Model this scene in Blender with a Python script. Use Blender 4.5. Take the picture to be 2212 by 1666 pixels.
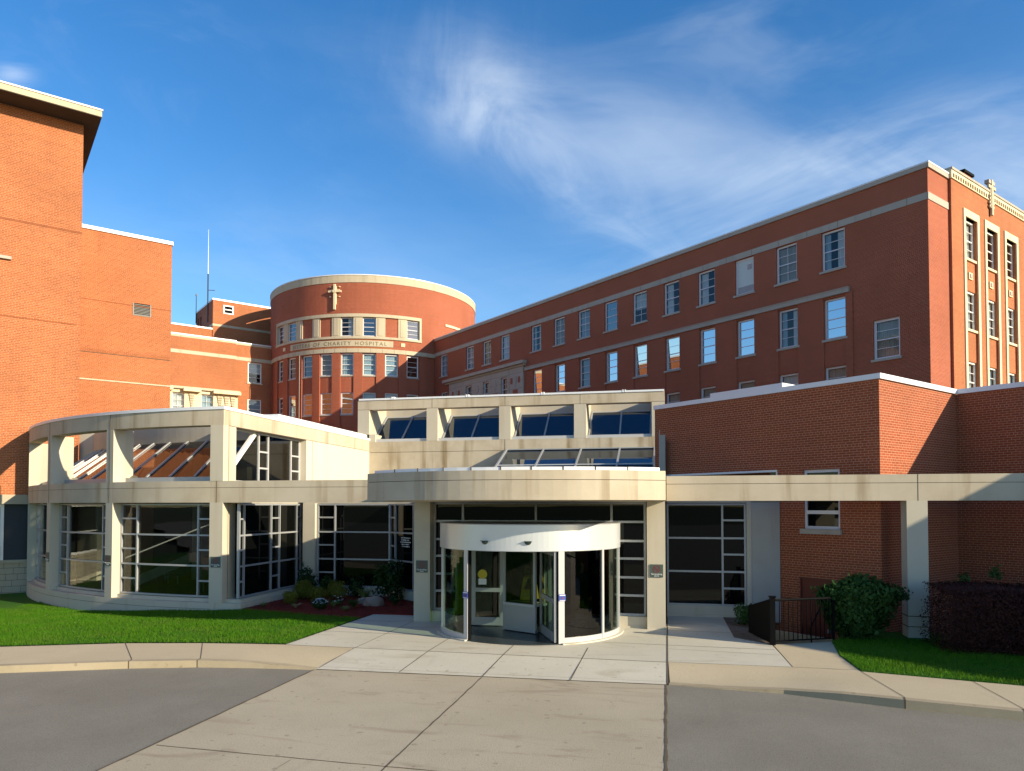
import bpy, bmesh, math, random
import numpy as np
from mathutils import Vector
R=math.radians
rnd=random.Random(7)
for o in list(bpy.data.objects): bpy.data.objects.remove(o)
sc=bpy.context.scene
COL=sc.collection
# ---------------------------------------------------------------- camera
PX=2212.0; FP=1570.0; PIT=math.atan(44/1570.); HC=3.3
cam=bpy.data.cameras.new('camera'); camo=bpy.data.objects.new('camera',cam); COL.objects.link(camo)
cam.sensor_width=36; cam.lens=36*FP/PX; cam.shift_y=(1048-833)/PX; cam.clip_start=.1; cam.clip_end=3000
camo.location=(0,0,HC); camo.rotation_euler=(R(90)+PIT,0,0)
sc.camera=camo
sc.render.resolution_x=1024; sc.render.resolution_y=771
sc.view_settings.view_transform='Standard'; sc.view_settings.look='None'; sc.view_settings.gamma=1
sc.view_settings.exposure=.95
# ---------------------------------------------------------------- light
SUN_AZ=R(30); SUN_EL=math.atan(.34)
sd=Vector((math.cos(SUN_AZ)*math.cos(SUN_EL),-math.sin(SUN_AZ)*math.cos(SUN_EL),math.sin(SUN_EL)))
sl=bpy.data.lights.new('sun','SUN'); sl.energy=4.4; sl.angle=R(.5); sl.color=(1,.86,.62)
so=bpy.data.objects.new('sun',sl); COL.objects.link(so)
so.rotation_euler=sd.to_track_quat('Z','Y').to_euler(); so.location=(60,-40,60)
# ---------------------------------------------------------------- world
W=bpy.data.worlds.new('World'); sc.world=W; W.use_nodes=True
nt=W.node_tree; N=nt.nodes; L=nt.links; N.clear()
def nm(nt,op,a,b=None,c=None,clamp=False):
    n=nt.nodes.new('ShaderNodeMath'); n.operation=op; n.use_clamp=clamp
    for i,v in enumerate((a,b,c)):
        if v is None: continue
        if isinstance(v,(int,float)): n.inputs[i].default_value=v
        else: nt.links.new(v,n.inputs[i])
    return n.outputs[0]
def smooth(nt,v,a,b):
    n=nt.nodes.new('ShaderNodeMapRange'); n.interpolation_type='SMOOTHSTEP'; n.inputs[1].default_value=a; n.inputs[2].default_value=b
    nt.links.new(v,n.inputs[0]); return n.outputs[0]
def world():
    sky=N.new('ShaderNodeTexSky'); sky.sky_type='NISHITA'; sky.sun_disc=False
    sky.sun_elevation=SUN_EL; sky.sun_rotation=math.atan2(sd.x,sd.y); sky.air_density=1.0; sky.dust_density=.35; sky.ozone_density=2.2
    tc=N.new('ShaderNodeTexCoord'); sep=N.new('ShaderNodeSeparateXYZ'); L.new(tc.outputs['Generated'],sep.inputs[0])
    x,y,z=sep.outputs; ya=nm(nt,'MAXIMUM',nm(nt,'ABSOLUTE',y),.05)
    u=nm(nt,'DIVIDE',x,ya); v=nm(nt,'DIVIDE',z,ya)
    def blob(px,py,rx,ry,ang,soft=1.0):
        cx=(px-1106)/1570; cy=(1092-py)/1570; rx/=1570; ry/=1570
        du=nm(nt,'SUBTRACT',u,cx); dv=nm(nt,'SUBTRACT',v,cy); c,s=math.cos(R(ang)),math.sin(R(ang))
        a=nm(nt,'ADD',nm(nt,'MULTIPLY',du,c),nm(nt,'MULTIPLY',dv,s)); b=nm(nt,'SUBTRACT',nm(nt,'MULTIPLY',dv,c),nm(nt,'MULTIPLY',du,s))
        a=nm(nt,'DIVIDE',a,rx); b=nm(nt,'DIVIDE',b,ry)
        d=nm(nt,'ADD',nm(nt,'MULTIPLY',a,a),nm(nt,'MULTIPLY',b,b))
        return nm(nt,'POWER',2.718,nm(nt,'MULTIPLY',d,-1.0))
    def fib(ang,sx,sy,det=8,dist=1.2,off=0):
        comb=N.new('ShaderNodeCombineXYZ'); c,s=math.cos(R(ang)),math.sin(R(ang))
        a=nm(nt,'ADD',nm(nt,'MULTIPLY',u,c),nm(nt,'MULTIPLY',v,s)); b=nm(nt,'SUBTRACT',nm(nt,'MULTIPLY',v,c),nm(nt,'MULTIPLY',u,s))
        L.new(nm(nt,'MULTIPLY',a,sx),comb.inputs[0]); L.new(nm(nt,'MULTIPLY',b,sy),comb.inputs[1]); comb.inputs[2].default_value=off
        n=N.new('ShaderNodeTexNoise'); n.inputs['Scale'].default_value=1; n.inputs['Detail'].default_value=det; n.inputs['Roughness'].default_value=.6
        n.inputs['Distortion'].default_value=dist; L.new(comb.outputs[0],n.inputs['Vector']); return n.outputs['Fac']
    f1=fib(-12,2.2,6,5,.8,off=1.3); f2=fib(84,2.0,11,5,.6,off=4.1); f3=fib(14,2,7,5,.8,off=7.7); f4=fib(-30,4,7,6,.9,off=2.2)
    def term(bl,f,lo,hi,k): return nm(nt,'MULTIPLY',nm(nt,'MULTIPLY',bl,smooth(nt,f,lo,hi)),k)
    T=[term(blob(1180,330,300,80,-28),f4,.25,.75,.45), term(blob(1050,185,110,130,20),f4,.30,.78,.5), term(blob(990,110,150,190,70),f2,.42,.85,.22),
       term(blob(1420,300,520,110,-14),f1,.28,.78,.6), term(blob(2000,300,420,100,12),f3,.28,.8,.62),
       term(blob(2150,420,330,150,5),f1,.3,.7,.55), term(blob(1330,480,160,38,-28),f4,.36,.7,.5),
       term(blob(10,150,45,45,0),f1,.35,.65,.6), term(blob(1700,560,600,170,0),f3,.2,.8,.42),
       term(blob(500,560,700,140,-6),f1,.2,.8,.26), term(blob(1600,80,700,150,25),f3,.42,.8,.34),
       term(blob(350,120,500,160,-35),f4,.45,.85,.22)]
    s=T[0]
    for t in T[1:]: s=nm(nt,'ADD',s,t)
    s=nm(nt,'MINIMUM',nm(nt,'MULTIPLY',s,.52),.40)
    s=nm(nt,'MULTIPLY',s,smooth(nt,y,.0,.25))
    hs=N.new('ShaderNodeHueSaturation'); hs.inputs['Saturation'].default_value=1.34; hs.inputs['Hue'].default_value=.505; hs.inputs['Value'].default_value=1.0
    L.new(sky.outputs[0],hs.inputs['Color'])
    mix=N.new('ShaderNodeMix'); mix.data_type='RGBA'; L.new(s,mix.inputs[0]); L.new(hs.outputs[0],mix.inputs[6]); mix.inputs[7].default_value=(5.3,5.7,5.95,1)
    bg=N.new('ShaderNodeBackground'); bg.inputs[1].default_value=.112; L.new(mix.outputs[2],bg.inputs[0])
    out=N.new('ShaderNodeOutputWorld'); L.new(bg.outputs[0],out.inputs[0])
world()
# ---------------------------------------------------------------- materials
MATS={}
def mat(name,base=(.5,.5,.5),rough=.8,metal=0,spec=.5):
    m=bpy.data.materials.new(name); m.use_nodes=True; b=m.node_tree.nodes['Principled BSDF']
    b.inputs['Base Color'].default_value=(*base,1); b.inputs['Roughness'].default_value=rough; b.inputs['Metallic'].default_value=metal
    b.inputs['Specular IOR Level'].default_value=spec
    MATS[name]=m; return m,m.node_tree,b
def ramp(nt,fac,stops):
    r=nt.nodes.new('ShaderNodeValToRGB'); nt.links.new(fac,r.inputs[0]); e=r.color_ramp.elements
    while len(e)<len(stops): e.new(.5)
    for el,(p,c) in zip(e,stops): el.position=p; el.color=(*c,1)
    return r.outputs[0]
def noise(nt,vec,scale,detail=5,rough=.55,sc3=None,dist=0):
    if sc3:
        mp=nt.nodes.new('ShaderNodeMapping'); mp.inputs['Scale'].default_value=sc3; nt.links.new(vec,mp.inputs[0]); vec=mp.outputs[0]
    n=nt.nodes.new('ShaderNodeTexNoise'); n.inputs['Scale'].default_value=scale; n.inputs['Detail'].default_value=detail; n.inputs['Roughness'].default_value=rough; n.inputs['Distortion'].default_value=dist
    nt.links.new(vec,n.inputs['Vector']); return n.outputs['Fac']
def mixc(nt,fac,a,b,mode='MIX'):
    m=nt.nodes.new('ShaderNodeMix'); m.data_type='RGBA'; m.blend_type=mode
    for i,v in ((0,fac),(6,a),(7,b)):
        if isinstance(v,(int,float)): m.inputs[i].default_value=v
        elif isinstance(v,tuple): m.inputs[i].default_value=(*v,1)
        else: nt.links.new(v,m.inputs[i])
    return m.outputs[2]
def bump(nt,b,h,strength=.3,dist=.01):
    n=nt.nodes.new('ShaderNodeBump'); n.inputs['Strength'].default_value=strength; n.inputs['Distance'].default_value=dist
    nt.links.new(h,n.inputs['Height']); nt.links.new(n.outputs[0],b.inputs['Normal'])
def objco(nt): return nt.nodes.new('ShaderNodeTexCoord').outputs['Object']
def uvco(nt): return nt.nodes.new('ShaderNodeTexCoord').outputs['UV']
def brick(name,c1,c2,mortar,var=.25,stain=(.16,.06,.03),msize=.0055):
    m,nt,b=mat(name,rough=.9,spec=.25); uv=uvco(nt)
    t=nt.nodes.new('ShaderNodeTexBrick'); nt.links.new(uv,t.inputs['Vector'])
    t.inputs['Scale'].default_value=1; t.inputs['Brick Width'].default_value=.2032; t.inputs['Row Height'].default_value=.0677
    t.inputs['Mortar Size'].default_value=msize; t.inputs['Mortar Smooth'].default_value=.15; t.inputs['Bias'].default_value=-.1
    t.squash=.5; t.squash_frequency=6; t.offset=.5; t.offset_frequency=2
    t.inputs['Color1'].default_value=(*c1,1); t.inputs['Color2'].default_value=(*c2,1); t.inputs['Mortar'].default_value=(*mortar,1)
    n=noise(nt,uv,.35,6,.6); n2=noise(nt,uv,1.0,5,.6,sc3=(1.6,.18,1)); n3=noise(nt,uv,7,2,.5,sc3=(1,3,1))
    c=mixc(nt,nm(nt,'MULTIPLY',smooth(nt,n,.35,.75),var),t.outputs['Color'],stain)
    c=mixc(nt,nm(nt,'MULTIPLY',smooth(nt,n2,.52,.8),var*.9),c,stain)
    c=mixc(nt,nm(nt,'MULTIPLY',n3,.35),c,(c1[0]*1.15,c1[1]*1.25,c1[2]*1.3))
    nt.links.new(c,b.inputs['Base Color']); bump(nt,b,nm(nt,'SUBTRACT',1,t.outputs['Fac']),.35,.006)
    return m
brick('brick_orange',(.365,.108,.036),(.25,.070,.022),(.56,.33,.20),.38,msize=.006)
brick('brick_line',(.27,.078,.028),(.20,.058,.022),(.25,.12,.07),.3)
brick('brick_red',(.31,.068,.028),(.225,.046,.018),(.52,.30,.22),.32,msize=.006)
brick('brick_near',(.30,.074,.028),(.22,.052,.019),(.54,.31,.21),.28,msize=.006)
def concrete(name,base,dirt,amt=.5,rough=.85):
    m,nt,b=mat(name,rough=rough,spec=.3); co=objco(nt); uv=uvco(nt)
    n1=noise(nt,co,.8,6,.6); n2=noise(nt,co,60,3,.6); st=noise(nt,uv,1.7,4,.55,sc3=(1,.07,1)); n4=noise(nt,co,4,5,.65)
    c=mixc(nt,nm(nt,'MULTIPLY',smooth(nt,n1,.3,.75),.35*amt),base,dirt)
    c=mixc(nt,nm(nt,'MULTIPLY',smooth(nt,st,.5,.72),.85*amt),c,dirt)
    c=mixc(nt,nm(nt,'MULTIPLY',smooth(nt,n4,.55,.8),.3*amt),c,tuple(v*1.15 for v in base))
    c=mixc(nt,nm(nt,'MULTIPLY',n2,.16),c,tuple(v*.6 for v in base))
    nt.links.new(c,b.inputs['Base Color']); bump(nt,b,n2,.25,.004); return m
concrete('concrete',(.52,.455,.345),(.22,.15,.07),.8)
concrete('concrete_stained',(.53,.465,.35),(.20,.135,.055),1.15)
concrete('concrete_clean',(.51,.465,.37),(.30,.235,.14),.35)
concrete('stone_band',(.50,.43,.31),(.24,.20,.12),.4)
concrete('stone_grey',(.42,.37,.31),(.24,.21,.17),.4)
concrete('terracotta',(.72,.60,.40),(.36,.26,.13),.35)
concrete('limestone',(.40,.35,.26),(.22,.18,.12),.4)
concrete('boulder',(.30,.22,.18),(.14,.10,.08),.6)
mat('joint',(.10,.075,.045),.95)
mat('flashing',(.72,.73,.75),.35,.0,.6)
mat('alum',(.34,.35,.36),.38,.25,.6)
mat('alum_bright',(.46,.46,.46),.38,.1,.6)
mat('frame_paint',(.66,.63,.66),.5)
mat('louvre_grey',(.20,.20,.19),.5)
mat('frame_white',(.74,.73,.70),.45)
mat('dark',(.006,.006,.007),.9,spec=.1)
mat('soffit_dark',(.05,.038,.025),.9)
mat('black_metal',(.003,.003,.0035),.7,spec=.08)
mat('bronze',(.03,.028,.026),.5)
mat('door_red',(.13,.020,.009),.55)
mat('curtain',(.62,.63,.60),.9)
mat('curtain_blue',(.34,.45,.50),.9)
mat('blind',(.55,.60,.58),.8)
mat('curtain_tan',(.36,.33,.27),.9)
mat('letters',(.20,.145,.07),.9)
mat('sign_plate',(.055,.085,.075),.5)
mat('sign_red',(.17,.028,.030),.5)
mat('white',(.8,.8,.8),.5)
mat('navy',(.03,.06,.30),.4)
mat('yellow',(.60,.47,.03),.5)
mat('drum_paint',(.60,.63,.66),.28,.35,.6)
mat('black_cloth',(.004,.004,.005),.95,spec=.1)
mat('skin',(.45,.27,.19),.6)
mat('hair',(.02,.014,.01),.7)
mat('petal',(.85,.85,.88),.6)
mat('bark',(.10,.07,.045),.9)
def glass(name,tint,refl,gl=(1,1,1),opaque=None,rough=.0,f0=.045):
    m=bpy.data.materials.new(name); m.use_nodes=True; nt=m.node_tree; nt.nodes.clear(); MATS[name]=m
    out=nt.nodes.new('ShaderNodeOutputMaterial'); mx=nt.nodes.new('ShaderNodeMixShader')
    if opaque:
        a=nt.nodes.new('ShaderNodeBsdfDiffuse'); a.inputs[0].default_value=(*opaque,1)
    else:
        a=nt.nodes.new('ShaderNodeBsdfTransparent'); a.inputs[0].default_value=(*tint,1)
    g=nt.nodes.new('ShaderNodeBsdfGlossy'); g.inputs['Roughness'].default_value=rough; g.inputs[0].default_value=(*gl,1)
    co=objco(nt); h=noise(nt,co,.55,1,.5); bp=nt.nodes.new('ShaderNodeBump'); bp.inputs['Strength'].default_value=.12; bp.inputs['Distance'].default_value=.02
    nt.links.new(h,bp.inputs['Height']); nt.links.new(bp.outputs[0],g.inputs['Normal'])
    ge=nt.nodes.new('ShaderNodeNewGeometry'); dt=nt.nodes.new('ShaderNodeVectorMath'); dt.operation='DOT_PRODUCT'
    nt.links.new(ge.outputs['Normal'],dt.inputs[0]); nt.links.new(ge.outputs['Incoming'],dt.inputs[1])
    k=nm(nt,'SUBTRACT',1.0,nm(nt,'ABSOLUTE',dt.outputs['Value']),clamp=True)
    fac=nm(nt,'ADD',nm(nt,'ADD',nm(nt,'MULTIPLY',nm(nt,'POWER',k,5.0),.9),f0),refl,clamp=True)
    nt.links.new(fac,mx.inputs[0]); nt.links.new(a.outputs[0],mx.inputs[1]); nt.links.new(g.outputs[0],mx.inputs[2]); nt.links.new(mx.outputs[0],out.inputs[0])
glass('glass_window',(.78,.82,.84),.0)
glass('glass_mirror',(.3,.3,.3),.5,gl=(.93,.95,.97))
glass('glass_half',(.5,.5,.5),.13)
glass('glass_store',(1,1,1),.0,opaque=(.0025,.003,.003),gl=(.8,.82,.8),f0=.028)
glass('glass_skylight',(1,1,1),.08,opaque=(.006,.008,.010),gl=(.75,.85,1))
glass('glass_slope',(.24,.24,.23),.03)
glass('glass_door',(.60,.70,.63),.0)
glass('glass_bay',(.58,.62,.60),.0,f0=.04)
glass('glass_case',(.26,.33,.27),.0)
glass('glass_dim',(.12,.13,.13),.0)
def ground(name,c1,c2,sc=1,spk=.35,fine=140,crack=False,rough=.9,stain=None):
    m,nt,b=mat(name,rough=rough,spec=.25); co=objco(nt)
    n1=noise(nt,co,.45*sc,7,.62); n2=noise(nt,co,fine,3,.7); n3=noise(nt,co,3*sc,6,.7,sc3=(1,.35,1),dist=.5)
    c=mixc(nt,smooth(nt,n1,.3,.7),c1,c2)
    c=mixc(nt,nm(nt,'MULTIPLY',smooth(nt,n3,.55,.85),.45),c,tuple(v*.66 for v in c1))
    c=mixc(nt,nm(nt,'MULTIPLY',smooth(nt,n2,.45,.75),spk),c,tuple(v*.45 for v in c1))
    if stain:
        n5=noise(nt,co,1.1,5,.6,sc3=(.35,1.4,1),dist=1.2); c=mixc(nt,nm(nt,'MULTIPLY',smooth(nt,n5,.54,.72),.6),c,stain)
        n6=noise(nt,co,6,2,.4); c=mixc(nt,nm(nt,'MULTIPLY',smooth(nt,n6,.68,.74),.4),c,tuple(v*.6 for v in stain))
    nt.links.new(c,b.inputs['Base Color']); bump(nt,b,n2,.6,.008); return m
ground('asphalt',(.20,.185,.15),(.245,.23,.19),.8,.75,48)
ground('driveway',(.385,.335,.24),(.45,.395,.29),.6,.5,42,stain=(.25,.20,.14))
ground('sidewalk',(.47,.395,.265),(.53,.45,.31),.7,.36,40)
ground('plaza',(.50,.475,.39),(.57,.54,.45),.7,.28,40,stain=(.36,.32,.23))
ground('kerb',(.34,.285,.19),(.42,.35,.24),1,.3,90,stain=(.22,.18,.12))
ground('mulch',(.20,.016,.008),(.12,.010,.005),6,.7,45)
ground('gravel',(.12,.09,.07),(.20,.16,.13),9,.8,30)
ground('soil',(.05,.07,.03),(.08,.09,.04),2,.5,40)
ground('lawn',(.022,.10,.003),(.035,.13,.005),1.2,.5,60)
ground('roofing',(.12,.11,.10),(.16,.15,.14),1,.3,40)
def foliage(name,c1,c2,rough=.55,trans=.25):
    m,nt,b=mat(name,rough=rough,spec=.3)
    g=nt.nodes.new('ShaderNodeNewGeometry'); c=mixc(nt,g.outputs['Random Per Island'],c1,c2)
    if name=='grass_blade':
        co=objco(nt); n1=noise(nt,co,.9,4,.6); n2=noise(nt,co,5,3,.6); c=mixc(nt,nm(nt,'MULTIPLY',smooth(nt,n1,.42,.7),.55),c,(.11,.20,.02)); c=mixc(nt,nm(nt,'MULTIPLY',smooth(nt,n2,.6,.8),.5),c,(.16,.17,.05))
    nt.links.new(c,b.inputs['Base Color']); b.inputs['Specular IOR Level'].default_value=.12; b.inputs['Roughness'].default_value=.7
    tr=nt.nodes.new('ShaderNodeBsdfTranslucent'); nt.links.new(c,tr.inputs[0]); mx=nt.nodes.new('ShaderNodeMixShader'); mx.inputs[0].default_value=trans
    out=[n for n in nt.nodes if n.type=='OUTPUT_MATERIAL'][0]
    nt.links.new(b.outputs[0],mx.inputs[1]); nt.links.new(tr.outputs[0],mx.inputs[2]); nt.links.new(mx.outputs[0],out.inputs[0])
foliage('grass_blade',(.035,.14,.003),(.10,.24,.012),.6,.35)
foliage('leaf_green',(.022,.065,.014),(.055,.115,.028))
foliage('leaf_dark',(.015,.04,.012),(.035,.075,.02))
foliage('leaf_yellow',(.11,.12,.015),(.20,.19,.03))
foliage('leaf_purple',(.040,.015,.013),(.085,.032,.026))
foliage('leaf_tuft',(.09,.16,.04),(.25,.28,.10))
foliage('leaf_pale',(.30,.25,.12),(.42,.36,.2))
# ---------------------------------------------------------------- frames and builders
FA=R(36.55); FB=R(-12.0)
def wor(x,y,A): c,s=math.cos(A),math.sin(A); return (c*x-s*y,s*x+c*y)
def loc(x,y,A): c,s=math.cos(A),math.sin(A); return (c*x+s*y,-s*x+c*y)
KS=[1.0]
class MB:
    def __init__(s): s.v=[];s.f=[];s.uv=[];s.m=[];s.ms=[]
    def mi(s,m):
        if m not in s.ms: s.ms.append(m)
        return s.ms.index(m)
    def face(s,pts,m,uv=None):
        i=len(s.v); s.v+= [tuple(p) for p in pts]; s.f.append(tuple(range(i,i+len(pts)))); s.m.append(s.mi(m))
        if uv is None:
            a=Vector(pts[1])-Vector(pts[0]); b=Vector(pts[2])-Vector(pts[0]); n=a.cross(b)
            if n.length<1e-12: n=Vector((0,0,1))
            n.normalize()
            if abs(n.z)>.75: uv=[(p[0],p[1]) for p in pts]
            else:
                t=Vector((-n.y,n.x,0)).normalized(); uv=[(t.x*p[0]+t.y*p[1],p[2]) for p in pts]
        s.uv.append(uv)
    def box(s,x0,x1,y0,y1,z0,z1,m):
        p=[(x,y,z) for z in (z0,z1) for y in (y0,y1) for x in (x0,x1)]
        for q in ((0,2,3,1),(4,5,7,6),(0,1,5,4),(2,6,7,3),(0,4,6,2),(1,3,7,5)): s.face([p[i] for i in q],m)
    def mbox(s,M,u0,u1,z0,z1,n0,n1,m,nu=1):
        for k in range(nu):
            a=u0+(u1-u0)*k/nu; b=u0+(u1-u0)*(k+1)/nu
            P=lambda u,z,n:M(u,z,n)
            s.face([P(a,z0,n1),P(b,z0,n1),P(b,z1,n1),P(a,z1,n1)],m,[(a,z0),(b,z0),(b,z1),(a,z1)])
            s.face([P(a,z0,n0),P(b,z0,n0),P(b,z1,n0),P(a,z1,n0)],m,[(a,z0),(b,z0),(b,z1),(a,z1)])
            s.face([P(a,z0,n0),P(b,z0,n0),P(b,z0,n1),P(a,z0,n1)],m,[(a,n0),(b,n0),(b,n1),(a,n1)])
            s.face([P(a,z1,n0),P(b,z1,n0),P(b,z1,n1),P(a,z1,n1)],m,[(a,n0),(b,n0),(b,n1),(a,n1)])
        for u in (u0,u1): s.face([M(u,z0,n0),M(u,z0,n1),M(u,z1,n1),M(u,z1,n0)],m,[(n0,z0),(n1,z0),(n1,z1),(n0,z1)])
    def prism(s,poly,z0,z1,m,zt=None):
        n=len(poly); zt=zt or (lambda x,y:z1)
        top=[(x,y,zt(x,y)) for x,y in poly]; bot=[(x,y,z0) for x,y in poly]
        s.face(top,m); s.face(bot[::-1],m)
        for i in range(n):
            j=(i+1)%n; s.face([bot[i],bot[j],top[j],top[i]],m)
    def tube(s,pts,r,m,seg=8,r2=None):
        pts=[Vector(p) for p in pts]; rings=[]
        for i,p in enumerate(pts):
            d=(pts[min(i+1,len(pts)-1)]-pts[max(i-1,0)]).normalized(); a=d.orthogonal().normalized(); b=d.cross(a)
            rr=r if r2 is None else r+(r2-r)*i/(len(pts)-1)
            rings.append([p+a*rr*math.cos(2*math.pi*k/seg)+b*rr*math.sin(2*math.pi*k/seg) for k in range(seg)])
        for A,B in zip(rings,rings[1:]):
            for k in range(seg): s.face([A[k],A[(k+1)%seg],B[(k+1)%seg],B[k]],m)
        s.face(rings[0],m); s.face(rings[-1],m)
    def bar(s,p,q,w,t,m,up=(0,0,1)):
        p=Vector(p);q=Vector(q);d=(q-p).normalized();up=Vector(up);a=d.cross(up).normalized()*w/2;b=d.cross(a).normalized()*t/2
        A=[p+a+b,p-a+b,p-a-b,p+a-b];B=[v+(q-p) for v in A]
        for k in range(4): s.face([A[k],A[(k+1)%4],B[(k+1)%4],B[k]],m)
        s.face(A,m);s.face(B,m)
    def mesh(s,name,org=(0,0,0)):
        me=bpy.data.meshes.new(name); o=org; k=KS[0]
        me.from_pydata([(p[0]*k-o[0],p[1]*k-o[1],3.3+(p[2]-3.3)*k-o[2]) for p in s.v],[],s.f)
        for m in s.ms: me.materials.append(MATS[m])
        me.polygons.foreach_set('material_index',s.m)
        uvl=me.uv_layers.new(name='UVMap'); flat=[c for f in s.uv for p in f for c in p]; uvl.data.foreach_set('uv',flat)
        me.update(); return me
def tag(o,label=None,cat=None,group=None,kind=None):
    if label: o['label']=label
    if cat: o['category']=cat
    if group: o['group']=group
    if kind: o['kind']=kind
    return o
ORG={}
def thing(name,label,cat,A,org,group=None):
    o=bpy.data.objects.new(name,None); COL.objects.link(o); o.empty_display_size=.3
    w=wor(org[0],org[1],A); o.location=(w[0],w[1],org[2]); o.rotation_euler=(0,0,A)
    ORG[o.name]=(A,org); return tag(o,label,cat,group)
def part(parent,name,mb,label=None):
    org=ORG[parent.name][1]; me=mb.mesh(name,org); o=bpy.data.objects.new(name,me); COL.objects.link(o); o.parent=parent
    ORG[o.name]=ORG[parent.name]
    if label: o['label']=label
    return o
def single(name,mb,A,org,label=None,cat=None,group=None,kind=None):
    me=mb.mesh(name,org); o=bpy.data.objects.new(name,me); COL.objects.link(o)
    w=wor(org[0],org[1],A); o.location=(w[0],w[1],org[2]); o.rotation_euler=(0,0,A)
    ORG[o.name]=(A,org); return tag(o,label,cat,group,kind)
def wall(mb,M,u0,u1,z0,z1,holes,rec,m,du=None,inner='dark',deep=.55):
    us={u0,u1};zs={z0,z1}
    for h in holes: us|={h[0],h[1]};zs|={h[2],h[3]}
    if du:
        n=max(1,int(round((u1-u0)/du))); us|={u0+(u1-u0)*k/n for k in range(n+1)}
    us=sorted(us);zs=sorted(zs); us=[u for i,u in enumerate(us) if i==0 or u-us[i-1]>1e-6]
    for a,b in zip(us,us[1:]):
        for c,d in zip(zs,zs[1:]):
            x=(a+b)/2;z=(c+d)/2
            if any(h[0]<x<h[1] and h[2]<z<h[3] for h in holes): continue
            mb.face([M(a,c,0),M(b,c,0),M(b,d,0),M(a,d,0)],m,[(a,c),(b,c),(b,d),(a,d)])
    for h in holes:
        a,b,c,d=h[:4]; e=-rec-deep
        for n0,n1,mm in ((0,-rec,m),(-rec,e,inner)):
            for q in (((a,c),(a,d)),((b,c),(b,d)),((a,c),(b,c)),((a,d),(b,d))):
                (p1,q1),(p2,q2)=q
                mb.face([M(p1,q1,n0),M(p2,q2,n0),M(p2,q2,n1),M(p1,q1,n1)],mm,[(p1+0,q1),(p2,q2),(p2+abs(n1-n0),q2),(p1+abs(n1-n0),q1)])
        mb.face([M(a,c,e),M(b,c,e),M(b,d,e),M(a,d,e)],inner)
def pleats(M,u0,u1,z0,z1,n,m):
    mb=MB(); k=max(4,int((u1-u0)/.05)); us=[u0+(u1-u0)*i/k for i in range(k+1)]; ns=[n+(.02 if i%2 else -.02)+rnd.uniform(-.008,.008) for i in range(k+1)]
    for i in range(k): mb.face([M(us[i],z0,ns[i]),M(us[i+1],z0,ns[i+1]),M(us[i+1],z1,ns[i+1]),M(us[i],z1,ns[i])],m)
    return mb
def window(T,M,u0,u1,z0,z1,kind='curtain',rec=.16,fm='frame_paint',sill=True,sm='stone_grey',bars=3,vert=True,mid=True,simple=False,sn=.09,fw=.105):
    g=MB(); w=fw; n0,n1=-rec-.07,-rec+.03
    g.mbox(M,u0,u0+w,z0,z1,n0,n1,fm); g.mbox(M,u1-w,u1,z0,z1,n0,n1,fm)
    g.mbox(M,u0+w,u1-w,z1-w,z1,n0,n1,fm); g.mbox(M,u0+w,u1-w,z0,z0+w*.9,n0,n1,fm)
    iz0=z0+w*.9; iz1=z1-w; h=iz1-iz0
    for k in range(1,bars+1):
        z=iz0+h*k/(bars+1); t=.028 if (mid and k==(bars+1)//2) else .014
        if kind!='vent': g.mbox(M,u0+w,u1-w,z-t,z+t,n0+.02,n1-.03,fm)
    if vert and kind not in('vent',):
        x=u0+w+(u1-u0-2*w)*.5
        g.mbox(M,x-.011,x+.011,iz0,iz1,n0+.025,n1-.035,fm)
    W_=part(T,'window',g)
    p=MB(); gm={'mirror':'glass_mirror','tilted':'glass_mirror','half':'glass_half'}.get(kind,'glass_window'); tl=.07 if kind=='tilted' else 0
    a,b=u0+w,u1-w
    if kind=='vent':
        p.mbox(M,a,b,iz0+h*.2,iz1,-rec-.03,-rec-.01,'blind'); part(W_,'blank_panel',p)
        v=MB()
        for k in range(6): v.mbox(M,a,b,iz0+h*.2*k/6+.01,iz0+h*.2*(k+.45)/6+.01,-rec-.05,-rec,'frame_paint')
        v.mbox(M,a+.08,a+.5,iz0+h*.68,iz0+h*.86,-rec-.012,-rec+.005,'frame_paint')
        for k in range(5): v.mbox(M,a+.11,a+.47,iz0+h*(.695+.033*k),iz0+h*(.708+.033*k),-rec+.005,-rec+.012,'black_metal')
        part(W_,'louvre',v)
    else:
        p.face([M(a,iz0,-rec-.03-tl),M(b,iz0,-rec-.03-tl),M(b,iz1,-rec-.03+tl*.8),M(a,iz1,-rec-.03+tl*.8)],gm); part(W_,'pane',p)
        c=None; n=-rec-.16
        if kind=='curtain': c=[(a,a+(b-a)*.38,iz0,iz1,'curtain'),(b-(b-a)*.25,b,iz0,iz1,'curtain_blue')]
        elif kind=='left': c=[(b-(b-a)*.45,b,iz0,iz1,'curtain')]
        elif kind=='sheer': c=[(a,b,iz0,iz1,'curtain_blue')]
        elif kind=='white': c=[(a,b,iz0,iz1,'curtain')]
        elif kind=='blind': c=[(a,b,iz0+h*.45,iz1,'blind')]
        elif kind=='tan': c=[(a,b,iz0,iz1,'curtain_tan')]
        elif kind=='halfc': c=[(a+(b-a)*.55,b,iz0,iz1,'curtain'),(a,a+(b-a)*.16,iz0,iz1,'curtain_blue')]
        if c:
            for q in c: part(W_,'curtain' if kind!='blind' else 'blind',pleats(M,q[0],q[1],q[2],q[3],n,q[4]))
    if sill:
        s=MB(); s.mbox(M,u0-.1,u1+.1,z0-.13,z0,-rec,sn,sm); part(W_,'sill',s)
    return W_
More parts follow.
